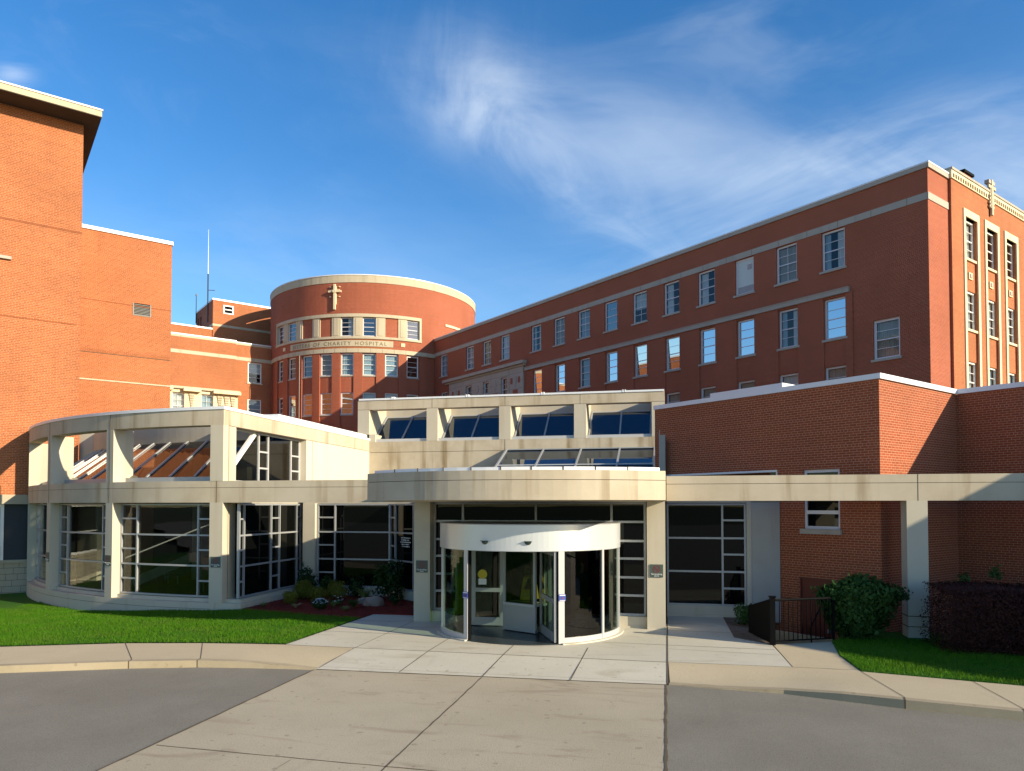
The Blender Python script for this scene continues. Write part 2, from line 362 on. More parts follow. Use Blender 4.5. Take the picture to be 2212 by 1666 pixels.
# maps: M(u,z,n) -> frame coordinates, n outward
def mapA_a(a0): return lambda u,z,n:(a0-n,u,z)          # face with normal -a, u along b
def mapA_b(b0): return lambda u,z,n:(u,b0-n,z)          # face with normal -b, u along a
def mapcyl(cx,cy,Rr): return lambda u,z,n:(cx+(Rr+n)*math.cos(u/Rr),cy+(Rr+n)*math.sin(u/Rr),z)
# ================================================================ RIGHT WING (frame A)
def right_wing():
    T=thing('brick_wing','long four storey red brick wing running back to the round tower, in shade',"building",FA,(39.24,16.97,0))
    M=mapA_a(39.24); rc=.16
    r1=[22.13,25.10,28.08,31.07,34.10,37.13,40.16,43.22,46.29,49.41,54.03,56.97,59.93,64.89]
    r2=[22.06,25.0,28.0,30.98,34.0,37.04,40.07,43.11,46.17,49.2]
    k1=['curtain','white','vent','sheer','left','tan','halfc','half','curtain','white','sheer','tan','tan','sheer']
    k1=['curtain','tan','vent','halfc','left','blind','half','sheer','tan','curtain','white','tan','sheer','sheer']
    k2=['mirror','curtain','mirror','mirror','tilted','tilted','mirror','sheer','mirror','tilted']
    k3=['tan','blind','tan','tan','tan','blind','tan','sheer','tan','tan']
    holes=[(b-.7,b+.7,16.78,19.05) for b in r1]+[(b-.66,b+.66,12.8,15.12) for b in r2]+[(b-.65,b+.65,8.9,11.2) for b in r2]
    holes+=[(18.47,19.9,11.2,13.34)]
    pw=[53.91+.1,56.86+.1,59.86+.1]
    g=MB(); wall(g,M,16.97,50.9,0,20.72,[h for h in holes if h[1]<50.9],rc,'brick_red')
    wall(g,M,50.9,67.2,15.9,20.72,[h for h in holes if h[0]>50.9],rc,'brick_red')
    wall(g,M,50.9,51.1,0,15.9,[],rc,'brick_red'); wall(g,M,63.6,67.2,0,15.9,[(64.2,65.5,12.8,15.1)],rc,'brick_red')
    E=mapA_b(16.97)
    wall(g,E,39.24,41.6,0,20.72,[],rc,'brick_red')
    g.face([(52,16.97,0),(52,67.2,0),(52,67.2,20.7),(52,16.97,20.7)],'brick_red')
    part(T,'wall',g)
    r=MB(); r.box(39.3,51.9,17.03,67.2,20.5,20.66,'roofing'); part(T,'roof',r)
    c=MB(); c.mbox(M,16.88,67.2,20.72,20.95,-.35,.09,'stone_grey'); c.mbox(M,16.86,67.2,20.95,21.03,-.37,.11,'flashing')
    c.mbox(E,39.6,41.55,20.72,20.95,-.35,.09,'stone_grey'); c.mbox(E,39.6,41.55,20.95,21.03,-.37,.11,'flashing')
    part(T,'coping',c)
    c=MB(); c.mbox(M,16.93,67.2,19.08,19.45,-.1,.035,'stone_grey'); c.mbox(E,39.3,41.6,19.08,19.45,-.1,.035,'stone_grey')
    for k in range(26): 
        b=18+k*1.9; c.mbox(M,b,b+.02,19.09,19.44,.03,.038,'joint')
    part(T,'upper_band',c)
    c=MB(); c.mbox(M,21.18,50.9,15.25,15.5,-.1,.16,'stone_grey'); c.mbox(M,21.18,50.9,15.5,15.55,-.1,.2,'stone_grey'); part(T,'lower_band',c)
    p=MB()
    ed=sorted(r2)
    for a,b in zip(ed,ed[1:]): p.mbox(M,a+.66,b-.66,0,15.25,-.02,.07,'brick_red')
    p.mbox(M,21.0,ed[0]-.66,0,15.25,-.02,.07,'brick_red')
    part(T,'pilaster',p)
    for b,k in zip(r1,k1): window(T,M,b-.7,b+.7,16.78,19.05,k,vert=k in('blind','sheer','tan','white'),bars=3)
    for b,k in zip(r2,k2): window(T,M,b-.66,b+.66,12.8,15.12,k,vert=False)
    for b,k in zip(r2,k3): window(T,M,b-.65,b+.65,8.9,11.2,k,vert=False)
    window(T,M,18.47,19.9,11.2,13.34,'tan',fw=.12,vert=False)
    window(T,M,64.2,65.5,12.8,15.1,'tan')
    # stone entrance bay
    Pn=MB(); PM=mapA_a(39.24-.14)
    wh=[(b-.52,b+.52,12.9,15.1) for b in pw]
    wall(Pn,PM,51.1,63.6,0,15.75,wh,.25,'stone_grey')
    Pn.face([PM(51.1,0,0),PM(51.1,15.75,0),PM(51.1,15.75,-.14),PM(51.1,0,-.14)],'stone_grey')
    Pn.face([PM(63.6,0,0),PM(63.6,15.75,0),PM(63.6,15.75,-.14),PM(63.6,0,-.14)],'stone_grey')
    bp=part(T,'stone_bay',Pn)
    ch=MB()
    for cx in (52.25,58.35,55.4,62.3):
        for dx,z0,z1,w in ((-.72,14.3,14.85,.3),(.42,14.3,14.85,.3),(-.35,13.1,13.75,.7)):
            if cx in(58.35,55.4) and w<.5: continue
            ch.mbox(PM,cx+dx,cx+dx+w,z0,z1,-.05,.02,'brick_red')
        ch.mbox(PM,cx-.16,cx+.16,14.25,14.9,-.05,.06,'stone_grey'); ch.mbox(PM,cx-.05,cx+.05,13.95,14.25,-.05,.04,'stone_grey')
    for z in (9.6,10.3,11,11.7,12.4,13.1,13.8,14.5,15.2): ch.mbox(PM,51.1,63.6,z,z+.015,-.02,.002,'joint')
    part(bp,'brick_inlay',ch)
    cn=MB(); cn.mbox(M,50.85,64.3,15.72,15.9,-.1,.25,'stone_grey'); cn.mbox(M,50.75,64.4,15.9,16.18,-.1,.5,'stone_grey'); part(bp,'cornice',cn)
    for b in pw: window(T,PM,b-.52,b+.52,12.9,15.1,'tan',rec=.22,vert=False,sm='stone_grey')
    # end pavilion, projecting a little
    b0=16.82; E2=mapA_b(b0); s=.991
    P=MB(); st=[(43.0,45.02),(45.78,47.79),(48.58,50.62)]
    hol=[(a+.3,b-.3,5.0,19.1) for a,b in st]
    wall(P,E2,41.6,56,0,20.75,[(a,b,c,d) for a,b,c,d in hol],.45,'brick_orange',deep=.01,inner='brick_orange')
    wall(P,mapA_a(41.6),16.82,16.97,0,20.75,[],.1,'brick_red')
    pv=part(T,'end_pavilion',P)
    fr=MB()
    for a,b in st:
        fr.mbox(E2,a,a+.24,5,19.1,-.3,.06,'terracotta'); fr.mbox(E2,b-.26,b,5,19.1,-.3,.06,'terracotta'); fr.mbox(E2,a,b,19.1,19.5,-.3,.06,'terracotta')
    part(pv,'window_surround',fr)
    for a,b in st:
        EM=mapA_b(b0+.46)
        sp=MB()
        for z0,z1 in ((15.1,16.75),(11.2,12.85),(5,8.9)): sp=MB(); sp.mbox(E2,a+.24,b-.26,z0,z1,-.4,-.1,'brick_orange'); part(pv,'spandrel',sp)
        bx=MB(); m_=(a+b)/2; bx.mbox(E2,m_-.24,m_+.24,15.75,16.12,-.12,-.03,'terracotta'); bx.mbox(E2,m_-.14,m_+.14,15.83,16.04,-.03,.01,'stone_grey'); part(pv,'relief_block',bx)
        for z0,z1 in ((16.88,19.05),(12.97,15.1),(9.0,11.2)):
            window(pv,E2,a+.24,b-.26,z0,z1,rnd.choice(['sheer','left','half']),rec=.2,vert=False,sn=.0,sm='terracotta',fw=.09,fm='frame_white')
    cp=MB(); cp.mbox(E2,41.53,56,20.75,21.2,-.3,.07,'terracotta'); cp.mbox(E2,41.5,56,21.2,21.32,-.32,.12,'stone_grey')
    for k in range(46): cp.mbox(E2,41.7+k*.3,41.84+k*.3,20.82,21.02,.07,.09,'joint')
    part(pv,'coping',cp)
    x=MB(); cx=46.62
    x.mbox(E2,cx-.1,cx+.1,19.9,21.95,.06,.17,'stone_band'); x.mbox(E2,cx-.5,cx+.5,21.42,21.6,.06,.16,'stone_band')
    x.mbox(E2,cx-.42,cx+.42,21.7,21.9,-.1,.14,'stone_grey'); x.mbox(E2,cx-.22,cx+.22,20.3,21.45,.05,.14,'stone_band')
    for k in range(4): x.mbox(E2,cx-.3,cx+.3,20.35+k*.22,20.45+k*.22,.05,.14,'terracotta')
    part(pv,'cross_finial',x)
    ch=MB(); ch.box(45.2,46.3,17.6,19.0,20.6,22.35,'brick_red'); ch.box(45.1,46.4,17.5,19.1,22.35,22.5,'black_metal'); part(T,'chimney',ch)
right_wing()
# ================================================================ ROUND TOWER
def tower():
    cx,cy,Rr=38.0,78.48,11.8; TC=-135.4
    T=thing('round_tower','round red brick tower with cream rim, stone cross and carved hospital name','building',FA,(cx,cy,0))
    U=lambda deg:R(deg)*Rr
    M=mapcyl(cx,cy,Rr)
    dg=[TC+5.55+11.1*k for k in range(-4,4)]
    a0,a1=-185.,-60.
    g=MB(); 
    sur=(U(TC-43.3+1.0),U(TC+43.3-1.0),20.56,22.6)
    wall(g,M,U(-200),U(20),18.95,26.2,[sur],.3,'brick_red',du=.5,deep=.02,inner='brick_red')
    Mi=mapcyl(cx,cy,Rr-.14)
    def Ui(d): return R(d)*(Rr-.14)
    hw=3.25
    holes=[(Ui(d-hw),Ui(d+hw),z0,z1) for d in dg for z0,z1 in ((16.62,18.85),(12.6,14.85),(8.6,10.94))]
    wall(g,Mi,Ui(-200),Ui(-40),0,18.95,holes,.12,'brick_red',du=.5)
    part(T,'wall',g)
    r=MB(); pts=[(cx+(Rr-.1)*math.cos(R(t)),cy+(Rr-.1)*math.sin(R(t))) for t in range(0,360,6)]; r.prism(pts,25.6,25.9,'roofing'); part(T,'roof',r)
    c=MB(); c.mbox(M,U(-200),U(160),26.15,26.9,-.4,.05,'stone_band',nu=120); c.mbox(M,U(-200),U(160),26.9,26.99,-.42,.09,'flashing',nu=120); part(T,'coping',c)
    c=MB(); c.mbox(M,U(-200),U(-70),18.93,19.35,-.2,.06,'stone_band',nu=60)
    for k in range(22): a=U(-195+k*5.9); c.mbox(M,a,a+.02,18.94,19.34,.055,.064,'joint')
    part(T,'band',c)
    p=MB()
    ds=[TC-55]+[TC+11.1*k for k in range(-4,5)]
    for k in range(-5,5):
        d=TC+11.1*k+ (0)
        p.mbox(M,U(d-2.15),U(d+2.15),0,18.93,-.2,0,'brick_red',nu=3)
    part(T,'pilaster',p)
    # window storey surround
    s=MB(); A0,A1=U(TC-43.3),U(TC+43.3)
    s.mbox(M,A0,A1,22.6,22.93,-.28,.08,'stone_band',nu=40); s.mbox(M,A0,A1,20.34,20.58,-.28,.12,'stone_band',nu=40)
    s.mbox(M,A0,A0+U(1.1),20.58,22.6,-.28,.08,'stone_band'); s.mbox(M,A1-U(1.1),A1,20.58,22.6,-.28,.08,'stone_band')
    for i,d in enumerate(dg[:-1]):
        m=d+5.55; s.mbox(M,U(m-2.3),U(m+2.3),20.58,22.6,-.28,-.02,'stone_band',nu=3); s.mbox(M,U(m-1.3),U(m+1.3),20.7,22.5,-.04,.02,'stone_band',nu=3)
    part(T,'stone_surround',s)
    brickk=[2,3,6]
    for i,d in enumerate(dg):
        if i in brickk:
            b=MB(); b.mbox(M,U(d-3.3),U(d+3.3),20.58,22.6,-.28,-.1,'brick_red',nu=4); part(T,'infill_panel',b)
        else: window(T,M,U(d-hw),U(d+hw),20.66,22.55,['left','half','half','half'][i%4],rec=.2,vert=False,sill=False,fw=.07)
    for i,d in enumerate(dg):
        k=['tan','tan','sheer','tan','sheer','sheer','sheer','half'][i]
        window(T,Mi,Ui(d-hw),Ui(d+hw),16.62,18.85,k,rec=.12,fm='frame_white',vert=False,bars=3,sm='stone_grey')
    k2=['mirror','mirror','mirror','mirror','mirror','blind','white','tan']
    for i,d in enumerate(dg):
        window(T,Mi,Ui(d-hw),Ui(d+hw),12.6,14.85,k2[i],rec=.12,vert=False,sm='stone_grey')
        window(T,Mi,Ui(d-hw),Ui(d+hw),8.6,10.94,'tan',rec=.12,vert=False,sm='stone_grey')
    # name panel
    n=MB(); P0,P1=U(TC-28.4),U(TC+28.4); n.mbox(M,P0,P1,19.57,20.18,-.1,.05,'stone_band',nu=30); pn=part(T,'name_panel',n)
    q=MB(); q.mbox(M,P0,P1,19.36,19.57,-.05,.005,'brick_orange',nu=30); q.mbox(M,P0,P1,20.18,20.33,-.05,.005,'brick_orange',nu=30); part(T,'brick_course',q)
    for t,nm_ in ((-102.0,1),(-169.6,1)):
        b=MB(); b.mbox(M,U(t-1),U(t+1),19.72,20.08,-.05,.05,'terracotta',nu=2); part(T,'relief_block',b)
    cu=bpy.data.curves.new('t','FONT'); cu.body='SISTERS OF CHARITY HOSPITAL'; cu.size=.5; cu.space_character=1.35; cu.space_word=1.3; cu.extrude=.01
    to=bpy.data.objects.new('t',cu); COL.objects.link(to); dpg=bpy.context.evaluated_depsgraph_get(); me=bpy.data.meshes.new_from_object(to.evaluated_get(dpg)); bpy.data.objects.remove(to)
    xs=[v.co.x for v in me.vertices]; x0,x1=min(xs),max(xs); ys=[v.co.y for v in me.vertices]; y0,y1=min(ys),max(ys)
    t0,t1=U(TC-26.2),U(TC+25.2)
    for v in me.vertices:
        u=t0+(v.co.x-x0)/(x1-x0)*(t1-t0); z=19.68+(v.co.y-y0)/(y1-y0)*.38; X,Y,Z=M(u,z,.056+v.co.z)
        v.co=(X-cx,Y-cy,Z)
    me.materials.append(MATS['letters']); o=bpy.data.objects.new('lettering',me); COL.objects.link(o); o.parent=pn
    # cross
    x=MB(); c0=U(-136.0)
    x.mbox(M,c0-.10,c0+.10,23.35,25.95,.05,.26,'terracotta'); x.mbox(M,c0-.68,c0+.68,25.12,25.32,.05,.24,'terracotta',nu=4)
    x.mbox(M,c0+.1,c0+.16,23.9,25.75,.0,.12,'terracotta'); x.mbox(M,c0-.45,c0+.5,25.34,25.42,.0,.14,'terracotta',nu=2)
    pts=[M(c0+.18*math.cos(t),25.22+.18*math.sin(t),.26) for t in np.linspace(0,2*math.pi,21)[:-1]]; pb=[M(c0+.18*math.cos(t),25.22+.18*math.sin(t),.33) for t in np.linspace(0,2*math.pi,21)[:-1]]
    x.face(pb,'terracotta')
    for i in range(20): x.face([pts[i],pts[(i+1)%20],pb[(i+1)%20],pb[i]],'terracotta')
    part(T,'cross',x)
    for du in (-.48,.48):
        for z in (24.7,25.72):
            b=MB(); b.mbox(M,c0+du-.07,c0+du+.07,z-.045,z+.045,0,.12,'terracotta'); part(T,'stone_stud',b)
    l=MB(); l.mbox(M,U(-77),U(-50),22.62,22.86,-.05,.1,'terracotta',nu=8); part(T,'ledge',l)
    d=MB(); d.tube([M(U(-156.5),z,.1) for z in (8,18.9)],.03,'stone_grey'); part(T,'downpipe',d)
tower()
# ================================================================ CENTRE BLOCK, PENTHOUSE
def block():
    T=thing('brick_block','low sunlit brick block with carved cream portal left of the round tower','building',FA,(16,80.5,0))
    M=mapA_b(80.42); M2=mapA_b(80.66); g=MB()
    wA=[(16.23,17.4,12.2,14.99),(19.05,20.26,12.2,15.0)]
    wall(g,M,4,22.56,15.5,20.75,[],.1,'brick_orange'); wall(g,M,22.77,22.8,0,15.5,[],.1,'brick_orange')
    wall(g,mapA_a(22.56),80.42,80.66,0,20.75,[],.1,'brick_orange')
    wb=[(23.88,25.36,16.7,18.95),(23.88,25.36,12.75,14.92),(23.88,25.36,8.7,11)]
    wall(g,M2,22.56,27.4,0,20.75,wb,.14,'brick_orange')
    g.face([(22.56,80.45,0),(22.56,80.45,20.7),(22.56,92,20.7),(22.56,92,0)],'brick_red'); part(T,'wall',g)
    r=MB(); r.box(4,27.4,80.7,90,20.4,20.6,'roofing'); part(T,'roof',r)
    c=MB(); c.mbox(M,4,22.5,20.75,20.95,-.3,.03,'stone_band'); c.mbox(M,4,22.56,20.95,21.1,-.32,.09,'flashing'); c.mbox(M2,22.56,27.4,20.72,20.92,-.3,.05,'stone_band'); c.mbox(M2,22.56,27.4,20.92,21.02,-.3,.1,'flashing'); part(T,'coping',c)
    c=MB(); c.mbox(M,4,22.58,19.05,19.42,-.05,.035,'stone_band'); c.mbox(M2,22.58,27.4,19.05,19.42,-.05,.035,'stone_band'); part(T,'band',c)
    for i,h in enumerate(wb): window(T,M2,*h,['blind','sheer','tan'][i],rec=.12,fm='frame_white',vert=False,sm='stone_band')
    # terracotta portal
    P=MB(); PM=mapA_b(80.42)
    wall(P,PM,4,22.77,0,15.5,wA,.3,'terracotta'); pt=part(T,'portal',P)
    cn=MB(); cn.mbox(PM,4,22.95,15.35,15.6,-.02,.3,'stone_band')
    cn.mbox(PM,17.2,18.9,15.1,15.42,-.02,.62,'terracotta'); cn.mbox(PM,20.15,22.95,15.1,15.42,-.02,.62,'terracotta'); cn.mbox(PM,12.4,16.2,15.1,15.42,-.02,.62,'terracotta'); part(pt,'cornice',cn)
    ch=MB()
    for cx,zt in ((18.1,14.9),(20.9,14.9),(21.6,14.9),(22.25,14.9)):
        for k in range(6):
            w=.26-.035*k; ch.mbox(PM,cx-w,cx+w,zt-.25*(k+1)+.04,zt-.25*k,0,.16-.015*k,'stone_band')
    for a,z0,z1,w in ((21.1,13.2,13.95,.3),(22.0,13.2,13.95,.3),(21.4,12.6,13.0,.7),(17.75,12.5,12.8,.75)): ch.mbox(PM,a,a+w,z0,z1,-.02,.012,'brick_orange')
    for z in (12.4,13.0,13.6,14.2,14.8): ch.mbox(PM,4,22.77,z,z+.02,-.02,.004,'stone_grey')
    part(pt,'carved_ornament',ch)
    window(T,PM,*wA[0],'white',rec=.3,fm='frame_white',sill=False,sm='stone_band'); window(T,PM,*wA[1],'sheer',rec=.3,fm='frame_white',sill=False)
    T=thing('rooftop_penthouse','brick rooftop penthouse with small louvre between the aerials and the round tower','building',FA,(21.57,86.26,20))
    M=mapA_b(86.26); g=MB(); vh=(22.82,23.72,25.4,26.17)
    wall(g,M,21.57,34,20,26.72,[vh],.06,'brick_orange',deep=.02)
    S=mapA_a(21.57); wall(g,S,86.26,94,20,26.72,[(91.4,92.2,24.2,25.9),(92.6,93.3,24.2,25.9)],.2,'brick_red'); part(T,'wall',g)
    r=MB(); r.box(21.6,34,86.3,94,26.3,26.5,'roofing'); part(T,'roof',r)
    c=MB(); c.mbox(M,21.5,34,26.72,26.9,-.3,.07,'flashing'); c.mbox(S,86.5,94,26.72,26.9,-.3,.07,'flashing'); part(T,'coping',c)
    c=MB(); c.mbox(M,21.57,34,23.74,24.0,-.05,.03,'stone_band'); c.mbox(S,86.26,94,23.74,24.0,-.05,.03,'stone_band'); part(T,'band',c)
    v=MB(); v.mbox(M,22.7,22.84,25.3,26.3,-.05,.06,'frame_white'); v.mbox(M,23.7,23.84,25.3,26.3,-.05,.06,'frame_white'); v.mbox(M,22.84,23.7,26.17,26.3,-.05,.06,'frame_white'); v.mbox(M,22.84,23.7,25.3,25.42,-.05,.06,'frame_white'); v.mbox(M,22.84,23.7,25.75,25.86,-.05,.04,'frame_white'); part(T,'louvre',v)
    T=thing('parapet_block','plain brick parapet behind the coping of the sunlit block','building',FA,(14,86.3,20))
    M=mapA_b(86.1); g=MB(); g.box(6,21.45,86.1,92,20,23.25,'brick_orange'); part(T,'wall',g); c=MB(); c.box(5.95,21.5,86.02,92,23.25,23.42,'flashing'); part(T,'coping',c)
    T=thing('radio_mast','tall thin whip aerial with white upper half on the penthouse roof','aerial',FA,(21.5,88.3,26.9))
    m=MB(); m.tube([(21.5,88.3,24.5),(21.5,88.3,30.2)],.07,'bronze',6); m.bar((21.5,88.3,28.3),(22.2,88.0,28.3),.06,.06,'bronze'); m.bar((21.5,88.3,26.7),(21.6,88.0,26.7),.1,.1,'bronze'); part(T,'mast',m)
    m=MB(); m.tube([(21.5,88.3,30.2),(21.5,88.3,35.4)],.045,'white',6,.015); part(T,'whip',m)
    m=MB(); m.tube([(21.5,93.8,25.5),(21.5,93.8,29.0)],.06,'bronze',6,.04); m.box(21.42,21.58,93.72,93.88,28.9,29.15,'bronze')
    single('aerial',m,FA,(21.5,93.8,25.5),'short dark aerial at the left end of the penthouse','aerial')
block()
# ================================================================ LEFT BUILDINGS
def left_buildings():
    T=thing('plain_brick_block','windowless orange brick block with white coping and one louvred vent','building',FA,(8.77,44,0))
    M=mapA_b(44.0); g=MB(); lv=(6.84,7.74,13.7,14.38)
    wall(g,M,-8,8.77,-.4,17.95,[lv],.06,'brick_orange',deep=.3)
    g.face([(8.77,44,-.4),(8.77,44,17.95),(8.77,79,17.95),(8.77,79,-.4)],'brick_orange')  # unseen side, extended far back so the wing's tilted panes reflect brick
    for z,h,mm in ((11.42,.0,'brick_orange'),): g.mbox(M,-8,8.77,11.4,11.42,0,.02,'joint')
    for k in range(220): g.mbox(M,-8+k*.0762+.004,-8+k*.0762+.066,11.43,11.63,0,.022,'brick_orange') if -8+k*.0762<8.7 and k>120 else None
    g.mbox(M,-8,8.77,14.2,14.24,0,.006,'brick_line'); g.mbox(M,-8,8.77,9.93,10.0,0,.04,'stone_band'); part(T,'wall',g)
    c=MB(); c.mbox(M,-8,8.82,17.95,18.14,-.4,.07,'flashing'); c.box(8.4,8.84,44.0,79,17.95,18.14,'flashing'); part(T,'coping',c)
    r=MB(); r.box(-8,8.4,44.4,79,17.5,17.7,'roofing'); part(T,'roof',r)
    v=MB(); v.mbox(M,6.84,7.74,13.7,13.73,-.06,.03,'louvre_grey'); v.mbox(M,6.84,6.88,13.73,14.38,-.06,.03,'louvre_grey'); v.mbox(M,7.7,7.74,13.73,14.38,-.06,.01,'louvre_grey')
    for k in range(8): z=13.75+k*.078; v.face([M(6.88,z,.0),M(7.7,z,.0),M(7.7,z+.05,-.05),M(6.88,z+.05,-.05)],'louvre_grey'); v.face([M(6.88,z,.0),M(7.7,z,.0),M(7.7,z+.012,.0),M(6.88,z+.012,0)],'louvre_grey')
    part(T,'louvre',v)
    KS[0]=1.063
    T=thing('tall_brick_building','tall orange brick building with wide overhanging flat roof at the left edge','building',FA,(3.67,36.9,0))
    M=mapA_b(34.7); g=MB()
    wall(g,M,-16,3.45,3.72,19.2,[(-9,-2.2,10.5,12.6),(-9,.95,12.99,13.0)],.15,'brick_orange')
    g.face([(3.45,34.7,-.5),(3.45,34.7,19.2),(3.45,50,19.2),(3.45,50,-.5)],'brick_orange')
    g.mbox(M,-16,3.45,14.57,14.66,0,.012,'brick_line'); g.mbox(M,-16,3.3,10.74,10.78,0,.008,'brick_line'); part(T,'wall',g)
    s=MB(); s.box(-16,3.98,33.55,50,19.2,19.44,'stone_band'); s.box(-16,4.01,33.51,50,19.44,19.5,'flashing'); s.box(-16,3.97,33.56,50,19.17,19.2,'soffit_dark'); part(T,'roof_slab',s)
    s=MB(); s.mbox(M,-16,1.06,13.0,13.12,-.02,.12,'stone_grey'); part(T,'window_head',s)
    s=MB(); s.mbox(M,-16,3.45,3.35,3.72,-.2,.12,'limestone'); s.mbox(M,-16,3.45,1.04,1.16,-.2,.1,'limestone'); s.mbox(M,-16,3.45,-.8,1.04,-.2,.02,'limestone')
    for k in range(7):
        z=-.6+k*.24; s.mbox(M,-16,3.45,z,z+.014,.0,.024,'joint')
        for j in range(26):
            a=-9+j*.5+(.25 if k%2 else 0)+.07*math.sin(j*3+k); 
            if a<3.4: s.mbox(M,a,a+.012,z,z+.24,.0,.0235,'joint')
    part(T,'stone_base',s)
    w=MB(); w.mbox(M,.98,3.45,1.16,3.35,-.2,-.1,'slate'); part(T,'slate_panel',w)
    w=MB(); w.mbox(M,.86,.98,1.16,3.35,-.2,-.04,'frame_white'); w.mbox(M,-6,.86,1.16,1.26,-.2,-.04,'frame_white'); w.mbox(M,-6,.86,3.25,3.35,-.2,-.04,'frame_white'); w.mbox(M,-6,.86,2.1,2.16,-.2,-.06,'frame_white'); wo=part(T,'window',w)
    p=MB(); p.mbox(M,-6,.86,1.26,3.25,-.2,-.14,'glass_store'); part(wo,'pane',p)
    p=MB(); p.mbox(M,.25,.86,1.26,1.72,-.14,.03,'frame_white')
    for k in range(7): p.mbox(M,.3,.8,1.3+k*.055,1.32+k*.055,.03,.034,'black_metal')
    part(wo,'air_conditioner',p)
    KS[0]=1.0
mat('slate',(.022,.028,.036),.7)
left_buildings()
# ================================================================ LOW BRICK BUILDING
MX=lambda y0:(lambda u,z,n:(u,y0-n,z))      # frame B: face towards the camera, u along x
MY=lambda x0:(lambda u,z,n:(x0+n,u,z))      # frame B: face with normal +x, u along y
ZG=[.33,.85,1.34,1.85,2.33,2.86,3.36]
def low_building():
    T=thing('low_brick_building','low flat roofed brick building with white coping right of the entrance','building',FA,(18.9,9.45,0))
    M=mapA_a(18.9); M2=mapA_b(9.45); M3=mapA_a(23.45)
    g=MB()
    H=[(10.55,11.62,2.64,4.30),(12.45,17.0,3.5,4.34),(10.75,11.78,-1.2,1.28)]
    wall(g,M,9.45,17.2,-1.7,6.6,H,.12,'brick_near',deep=.4)
    wall(g,M2,18.9,23.45,-.8,6.6,[],.1,'brick_near'); wall(g,M3,-16,9.45,-.8,6.6,[],.1,'brick_near')
    g.face([(23.45,-16,-.8),(23.45,-16,6.6),(40,-16,6.6),(40,-16,-.8)],'brick_near')
    g.face([(18.9,17.2,0),(18.9,17.2,6.6),(38,17.2,6.6),(38,17.2,0)],'brick_near'); part(T,'wall',g)
    r=MB(); r.prism([(19.1,9.6),(23.6,9.6),(23.6,-15.9),(39,-15.9),(39,17),(19.1,17)],6.2,6.3,'roofing'); part(T,'roof',r)
    c=MB(); c.mbox(M,9.38,17.2,6.6,6.74,-.3,.07,'flashing'); c.mbox(M2,18.83+.38,23.38,6.6,6.74,-.3,.07,'flashing'); c.mbox(M3,-16,9.38,6.6,6.74,-.3,.07,'flashing'); part(T,'coping',c)
    w=MB(); w.mbox(M,10.55,10.62,2.64,4.3,-.12,-.05,'frame_paint'); w.mbox(M,11.55,11.62,2.64,4.3,-.12,-.05,'frame_paint'); w.mbox(M,10.62,11.55,3.06,3.16,-.12,-.04,'frame_white'); w.mbox(M,10.62,11.55,2.64,2.72,-.12,-.04,'frame_paint'); w.mbox(M,10.62,11.55,4.22,4.3,-.12,-.05,'frame_paint')
    wo=part(T,'window',w); p=MB(); p.mbox(M,10.62,11.55,2.72,4.22,-.11,-.09,'glass_store'); part(wo,'pane',p)
    p=MB(); p.mbox(M,10.5,11.7,2.5,2.64,-.1,.09,'stone_grey'); part(wo,'sill',p)
    w=MB(); w.mbox(M,12.45,17.0,4.28,4.34,-.1,.03,'frame_white'); w.mbox(M,12.45,12.5,3.5,4.28,-.1,.0,'frame_white')
    wo=part(T,'strip_window',w); p=MB(); p.mbox(M,12.5,17.0,3.5,4.28,-.11,-.09,'glass_store'); part(wo,'pane',p)
    d=MB(); d.mbox(M,10.8,11.73,-1.2,1.22,-.1,-.04,'door_red'); dd=part(T,'door',d); f=MB(); f.mbox(M,10.75,10.8,-1.2,1.28,-.12,0,'door_red'); f.mbox(M,11.73,11.78,-1.2,1.28,-.12,0,'door_red'); f.mbox(M,10.8,11.73,1.22,1.28,-.12,0,'door_red'); part(dd,'frame',f)
    f=MB(); f.mbox(M,10.87,10.93,-.2,-.1,-.04,.05,'alum'); f.mbox(M,10.8,10.83,.6,.8,-.04,-.02,'alum'); part(dd,'handle',f)
    f=MB(); f.box(20.5,26,13.3,16.1,7.02,7.18,'flashing'); f.box(20.7,25.8,13.5,15.9,6.25,7.02,'stone_grey')
    single('rooftop_unit',f,FA,(23,13,6.3),'flat white metal box lying on the low brick roof','roof unit')
low_building()
# ================================================================ ENTRANCE BUILDING
def screen(T,M,u0,u1,cols,zs=(.33,3.36),minor=(),major=(1.34,2.33),name='glazing',gm='glass_store',fw=.055,minz=(.85,1.85,2.86),fm='alum',nu=1):
    g=MB(); z0,z1=zs
    E=[u0]+list(cols)+[u1]
    for i,u in enumerate(E):
        a=u if i==0 else (u-fw if i==len(E)-1 else u-fw/2); g.mbox(M,a,a+fw,z0,z1,-.03,.06,fm)
    g.mbox(M,u0+fw,u1-fw,z1-fw,z1,-.03,.058,fm,nu); g.mbox(M,u0+fw,u1-fw,z0,z0+fw,-.03,.058,fm,nu)
    for z in major: g.mbox(M,u0+fw,u1-fw,z-fw/2,z+fw/2,-.03,.056,fm,nu)
    for i in minor:
        for z in minz: g.mbox(M,E[i]+fw/2,E[i+1]-fw/2,z-fw/2,z+fw/2,-.03,.05,fm)
    G=part(T,name,g)
    p=MB(); p.mbox(M,u0+.01,u1-.01,z0+.01,z1-.01,-.02,.0,gm,nu); part(G,'pane',p)
    return G
def arc(x0,x1,y_end,y_mid,n=24):
    hw=(x1-x0)/2; s=y_end-y_mid; Rr=(hw*hw+s*s)/(2*s); c=y_mid+Rr
    return [(x0+(x1-x0)*k/n, c-math.sqrt(max(0,Rr*Rr-(x0+(x1-x0)*k/n-(x0+x1)/2)**2))) for k in range(n+1)]
